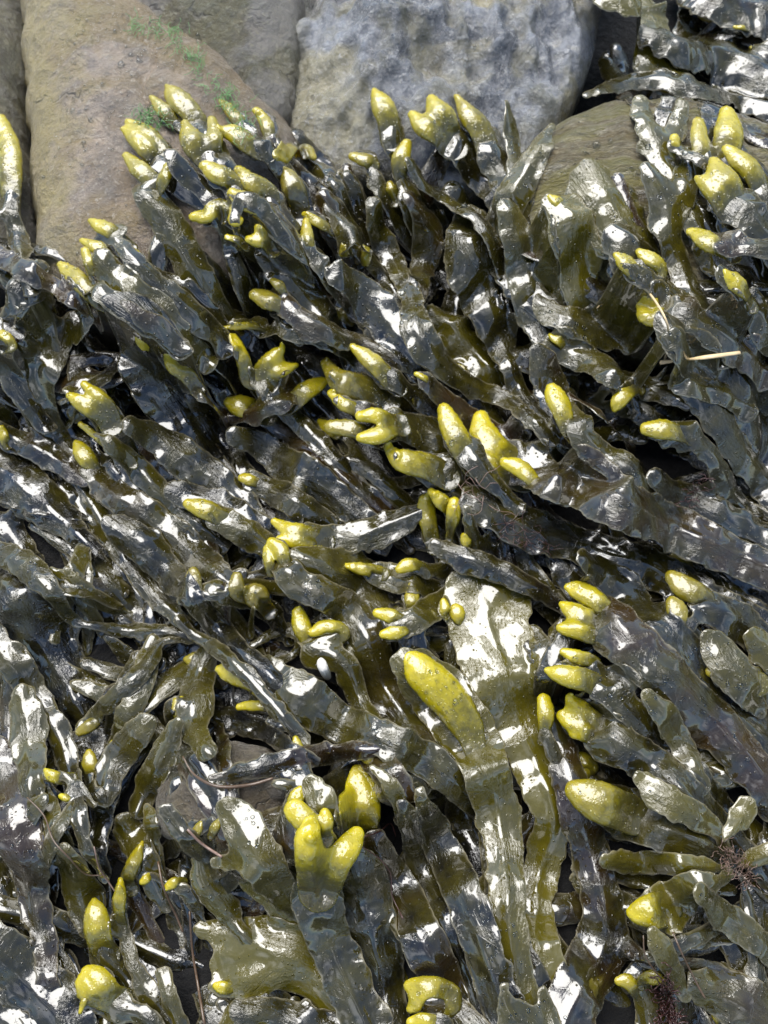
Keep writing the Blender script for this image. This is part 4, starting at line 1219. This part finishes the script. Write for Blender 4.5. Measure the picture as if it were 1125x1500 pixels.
G('green brown lobed frond hanging below pale junction', '330,930,20 300,960,36 285,1010,56 280,1060,50 300,1100,30', olive=.5, ruffle=.8)
G('pale stem branching left below the horizontal stem', '290,935,14 240,940,20 215,975,26 180,1010,26 145,1040,30 128,1065,24', '118,1072,14 128,1066,20 138,1058,18', olive=.4, yellow=.3)
G('glazed white glare leaf deep at left below the stems', '150,1170,30 165,1120,50 195,1080,50 215,1060,30', olive=.45, ruffle=.4, wave=.4)
G('second glazed dark leaf left of small tan stone', '200,1180,40 225,1130,50 245,1090,44 255,1065,30', olive=.45, ruffle=.4, wave=.4)
G('olive textured blade at left edge below the grey stem', '40,1180,30 45,1120,50 40,1060,56 30,1020,34', olive=.5, wave=.8)
G('stub with bright yellow beak in the lower left hollow', '130,1180,14 110,1150,16 95,1140,16', '68,1128,8 76,1136,18 86,1140,18;90,1166,8 98,1168,14', olive=.4, yellow=1.0)
G('mottled grey frond joining the pale junction from above', '420,1010,24 350,950,30 300,900,34 260,850,44 210,800,60 170,770,50', olive=.2, ruffle=1.0)
G('thin twig like grey stalk standing in centre left gap', '366,930,10 368,905,10 370,890,8', olive=.5, serr=0, wave=0, ruffle=0, gap=.004)
G('grey stem leading from pale junction to the heart shaped end', '440,1080,30 380,1010,24 330,960,24 285,930,24 262,910,20', olive=.38, wave=.3)
G('narrow bladder frond cut by left edge beside the tan boulder', '40,420,24 25,350,30 12,310,28', '4,184,22 14,220,34 16,260,34 12,300,26', olive=.4, yellow=.75, gap=.004)
G('grey strap sliding under the tan boulder at the left edge', '150,480,20 100,430,28 50,400,34 0,375,34 -50,350,30', olive=.3, wave=.5)
G('wet fold at the left edge below the grey strap', '60,620,30 20,560,36 -10,500,44 -30,450,40', '2,488,10 8,498,22 16,508,20', olive=.3, yellow=.8)
# --- upper right corner
G('large smooth dark olive leaf rising beside the grey boulder', '1040,150,40,4 990,110,60,8 950,60,90,12 925,0,110,14 905,-60,100,14 890,-120,60,12', olive=.85, ruffle=.2, wave=.4, gap=.002)
G('long grey strap arching over the top of the banded boulder', '1240,190,44 1125,152,50 1040,132,46 960,116,40 900,124,26 860,140,16', olive=.35, wave=.4, gap=.003)
G('crumpled silvery sheet at the upper right corner', '1230,170,60 1140,110,90 1060,80,96 1000,60,80 960,45,50', olive=.3, ruffle=1.3, wave=1.5)
G('second crumpled purple grey sheet above the first one', '1240,60,80 1150,20,110 1060,0,90 1000,-20,60', '1076,40,6 1086,41,10 1096,42,8', olive=.3, ruffle=1.3, wave=1.5, yellow=.95)
G('small dark folded leaf with bright rim beneath crumpled sheet', '1180,210,30 1130,190,40 1095,175,30', olive=.2, ruffle=1.2)


# ------------------------------------------------------------------ thin things
def tube(name, path, mat, flat=1.0, sides=7, step=8.0, raise_=0.0006, smooth=2, parent=None, base=None, follow=True):
    """path rows px,py,width_px,h_mm : a tapering tube laid over the heap"""
    Q = resample(parse(path)[0] if isinstance(path, str) else path, step)
    z = np.full(len(Q), 0.0)
    for _ in range(4):
        x, y, sc = unproject(Q[:, 0], Q[:, 1], z)
        z = smooth1(fmax(x, y, 0.001), smooth) + raise_ + Q[:, 3] * 0.001
    x, y, sc = unproject(Q[:, 0], Q[:, 1], z)
    r = Q[:, 2] * .5 * sc
    C = np.stack([x, y, z + r], 1)
    T = np.gradient(C, axis=0)
    T /= np.linalg.norm(T, axis=1)[:, None] + 1e-12
    N = np.cross(T, [0, 0, 1.0])
    N /= np.linalg.norm(N, axis=1)[:, None] + 1e-12
    B = np.cross(N, T)
    a = np.arange(sides) / sides * 2 * math.pi
    V = (C[:, None] + N[:, None] * (np.cos(a)[None, :, None] * r[:, None, None]) + B[:, None] * (np.sin(a)[None, :, None] * r[:, None, None] * flat)).reshape(-1, 3)
    n = len(C)
    F = []
    for i in range(n - 1):
        for j in range(sides):
            F.append((i * sides + j, i * sides + (j + 1) % sides, (i + 1) * sides + (j + 1) % sides, (i + 1) * sides + j))
    # caps collapse to a point
    V = np.vstack([V, C[0] - T[0] * r[0] * .3, C[-1] + T[-1] * r[-1] * .3])
    for j in range(sides):
        F.append((j, n * sides, n * sides, (j + 1) % sides) if False else ((j + 1) % sides, j, n * sides, n * sides))
        F.append(((n - 1) * sides + j, (n - 1) * sides + (j + 1) % sides, n * sides + 1, n * sides + 1))
    return V, F, C


def poly_object(name, parts, mat, label=None, cat=None, kind=None, parent=None, base=None, group=None):
    vs, fs, off = [], [], 0
    for V, F, *_ in parts:
        vs.append(V)
        fs += [tuple(dict.fromkeys(int(i) + off for i in f)) for f in F]
        off += len(V)
    v = np.vstack(vs)
    b = v[0].copy() if base is None else base
    me = bpy.data.meshes.new(name)
    me.from_pydata((v - b).tolist(), [], fs)
    me.polygons.foreach_set('use_smooth', [True] * len(me.polygons))
    me.materials.append(mat)
    me.update()
    o = bpy.data.objects.new(name, me)
    if parent is None:
        o.location = b
    else:
        o.parent = parent
    COL.objects.link(o)
    tag(o, label, cat, group, kind)
    return o


M_STRAW = plain_material("dry_straw", (0.62, 0.47, 0.26, 1), 0.5, 0.2, 0.2, 500.0)
M_STRAW2 = plain_material("thin_dry_stem", (0.42, 0.30, 0.15, 1), 0.5, 0.2, 0.25, 500.0)
M_RED = plain_material("reddish_algae", (0.06, 0.024, 0.02, 1), 0.35, 0.6, 0.5, 700.0)
M_HAIR = plain_material("pinkish_hair", (0.20, 0.13, 0.10, 1), 0.4, 0.3, 0.3, 700.0)
M_GREEN = plain_material("fine_green_algae", (0.10, 0.26, 0.06, 1), 0.4, 0.8, 0.5, 500.0)
M_SHELL = plain_material("pale_shell", (0.55, 0.52, 0.46, 1), 0.4, 0.5, 0.2, 900.0)
M_TWIG = plain_material("brown_twig", (0.09, 0.055, 0.03, 1), 0.4, 0.5, 0.4, 500.0)

root = bpy.data.objects.new('dry_grass_stalk', None)
a, b, c = tube('s', '966,533,7,5 1000,529,7,4 1040,524,7,2 1083,518,6,0', M_STRAW, flat=.45, raise_=.009, smooth=30), None, None
root.location = a[0][0]
COL.objects.link(root)
tag(root, 'flat pale straw with thin bent stem lying across the right side fronds', 'straw')
bs = np.array(root.location)
poly_object('flat_stalk', [a], M_STRAW, parent=root, base=bs)
poly_object('bent_stem', [tube('s', '973,530,3.4,6 979,500,3.4,6 975,470,3.4,5 955,436,3.6,4 933,413,3.2,4', M_STRAW, raise_=.001, smooth=8)], M_STRAW, parent=root, base=bs)
poly_object('side_stem', [tube('s', '933,413,2.4,3 910,425,2,2 888,438,2,1 874,452,1.6,1', M_STRAW2, raise_=.001, smooth=8),
                          tube('s', '955,436,1.6,2 935,425,1.6,2 924,435,1.6,2 916,452,1.4,1', M_STRAW2, raise_=.001, smooth=8)], M_STRAW2, parent=root, base=bs)

r2 = np.random.default_rng(5)


def tuft(path, n, spread, length, w, mat, name, label, cat, kind=None, step=6.0, hz=2.0):
    Q = resample(parse(path)[0], 4)
    parts = []
    for _ in range(n):
        c = Q[r2.integers(len(Q))]
        x, y = c[0] + r2.normal(0, spread), c[1] + r2.normal(0, spread)
        a = r2.uniform(0, 2 * math.pi)
        P = [[x, y, w, 0]]
        for _ in range(4):
            a += r2.normal(0, .7)
            x += math.cos(a) * length / 4
            y += math.sin(a) * length / 4
            P.append([x, y, w * .8, r2.uniform(0, hz)])
        parts.append(tube('h', np.array(P), mat, sides=4, step=step, raise_=.0003, smooth=1))
    return poly_object(name, parts, mat, label, cat, kind)


tuft('190,35 225,38 255,48 275,75 290,100 315,125 340,150', 110, 6, 18, 1.0, M_GREEN, 'green_algae', 'streak of fine bright green algae down the tan boulder', None, 'stuff', hz=1.0)
tuft('200,165 222,170 240,180', 60, 7, 16, 1.0, M_GREEN, 'green_algae', 'tuft of pale green algae beside yellow tips on tan boulder', None, 'stuff', hz=1.0)
tuft('330,135 350,165 362,185', 50, 9, 18, 1.0, M_GREEN, 'green_algae', 'green algae wisps at the foot of the grey boulder', None, 'stuff', hz=1.0)
tuft('1060,1245 1080,1265 1095,1290', 80, 6, 18, 1.2, M_HAIR, 'algae_tuft', 'pinkish brown hairy tuft at the hub of the radiating leaves', 'algae tuft', hz=4.0)
tuft('968,1440 975,1470 985,1500', 90, 8, 20, 2.2, M_RED, 'algae_tuft', 'dark red branching algae tuft at the bottom right edge', 'algae tuft', hz=4.0)
tuft('1030,705 1018,725 1005,740', 18, 3, 20, 1.6, M_RED, 'algae_tuft', 'small dark red algae sprig on fronds below the straw', 'algae tuft', hz=3.0)
tuft('755,775 775,790 800,800', 26, 8, 36, 1.0, M_RED, 'algae_tuft', 'wispy brown hair tangle on the blue grey frond', 'algae tuft', hz=3.0)
tuft('690,700 705,725 715,745', 9, 4, 44, 1.3, M_HAIR, 'algae_tuft', 'pinkish threads right of the small pod cluster', 'algae tuft', hz=2.0)
for lab, pth, m in (('thin dark twig curving over small tan stone', '268,1108,4 285,1135,6 320,1152,9 365,1150,9 400,1140,7', M_TWIG),
                    ('thin wiry stem with red knot right of forked yellow tip', '532,1226,3 556,1218,4 572,1206,3 580,1225,3', M_RED),
                    ('pair of reddish threads over grooved frond', '530,1240,2.5 556,1258,3 572,1280,3 574,1310,2.5 585,1335,3 590,1345,5', M_RED),
                    ('thin brown wire like stem below the blue nosed leaf', '985,1365,4 1000,1400,5 1020,1440,5 1032,1462,6', M_TWIG),
                    ('dark wiry stem left of thin brown one near bottom right', '942,1370,3 945,1400,4 965,1430,4 985,1455,4', M_TWIG),
                    ('long thin brown stem dropping through lower left leaves', '278,1335,5 282,1390,6 290,1440,7 300,1500,8', M_TWIG),
                    ('grey twig slanting above the pair of tiny yellow beads', '232,1262,6 240,1300,6 258,1340,6 268,1365,5', M_TWIG),
                    ('pinkish smooth twig below small tan stone', '275,1215,6 295,1235,7 325,1255,7', M_HAIR),
                    ('fine wiry rim stem over lower left hollow', '40,1168,3 65,1195,4 78,1230,4 100,1255,4 125,1280,4 150,1282,3', M_TWIG),
                    ('slender pale twig ending at the slim yellow bud', '138,1240,3 145,1270,4 158,1290,4 168,1305,3', M_HAIR)):
    poly_object('twig', [tube('t', re.sub(r',([0-9.]+)(?= |$)', lambda q: ',%.1f' % (float(q.group(1)) * .6), pth), m, raise_=.0012, smooth=6)], m, lab, 'twig')
rock('snail_shell', 'tiny pale knobbly snail shell among stems in centre', '464,968 470,962 478,968 480,980 472,984 465,978', 0.006, 0.004, 0.0016, 0.0015, M_SHELL, cell=0.0003, seed=31, rough=0.0003, cat='shell')

# ------------------------------------------------------------------ water beads left on the heap
def droplets(n):
    rr = np.random.default_rng(99)
    x = rr.uniform(-0.17, 0.17, n * 3)
    y = rr.uniform(-0.16, 0.21, n * 3)
    keep = (fnoise(x * 70, y * 70, 12) > 0.02)
    x, y = x[keep][:n], y[keep][:n]
    z = fsample(x, y)
    e = 0.001
    gx, gy = (fsample(x + e, y) - fsample(x - e, y)) / (2 * e), (fsample(x, y + e) - fsample(x, y - e)) / (2 * e)
    ok = (np.hypot(gx, gy) < 0.7) & (z > -0.02)
    x, y, z, gx, gy = x[ok], y[ok], z[ok], gx[ok], gy[ok]
    r = rr.gamma(2.0, 0.00014, len(x)) + 0.00018
    N = np.stack([-gx, -gy, np.ones_like(gx)], 1)
    N /= np.linalg.norm(N, axis=1)[:, None]
    T = np.cross(N, [0.0, 1.0, 0.0])
    T /= np.linalg.norm(T, axis=1)[:, None]
    B = np.cross(N, T)
    C = np.stack([x, y, z], 1)
    rings = []
    S = 8
    for (h, q) in ((-.25, 1.0), (.28, .86), (.55, .5)):
        for i in range(S):
            a = 2 * math.pi * i / S
            rings.append(C + r[:, None] * (T * math.cos(a) * q + B * math.sin(a) * q + N * h))
    rings.append(C + r[:, None] * N * .66)
    V = np.stack(rings, 1)
    m = V.shape[1]
    F = []
    for k in range(2):
        for i in range(S):
            F.append((k * S + i, k * S + (i + 1) % S, (k + 1) * S + (i + 1) % S, (k + 1) * S + i))
    for i in range(0, S, 2):
        F.append((2 * S + i, 2 * S + (i + 1) % S, 2 * S + (i + 2) % S, m - 1))
    F = np.array(F)
    Fa = (F[None] + (np.arange(len(x)) * m)[:, None, None]).reshape(-1, 4)
    me = make_mesh('water_droplets', V.reshape(-1, 3), Fa)
    k = NT('water_bead')
    k.p.inputs['Base Color'].default_value = (0.9, 0.93, 0.93, 1)
    k.p.inputs['Roughness'].default_value = 0.02
    k.p.inputs['IOR'].default_value = 1.333
    k.p.inputs['Transmission Weight'].default_value = 1.0
    me.materials.append(k.m)
    o = bpy.data.objects.new('water_droplets', me)
    COL.objects.link(o)
    tag(o, 'tiny water beads sprinkled over the wet fronds', None, None, 'stuff')


droplets(7000)
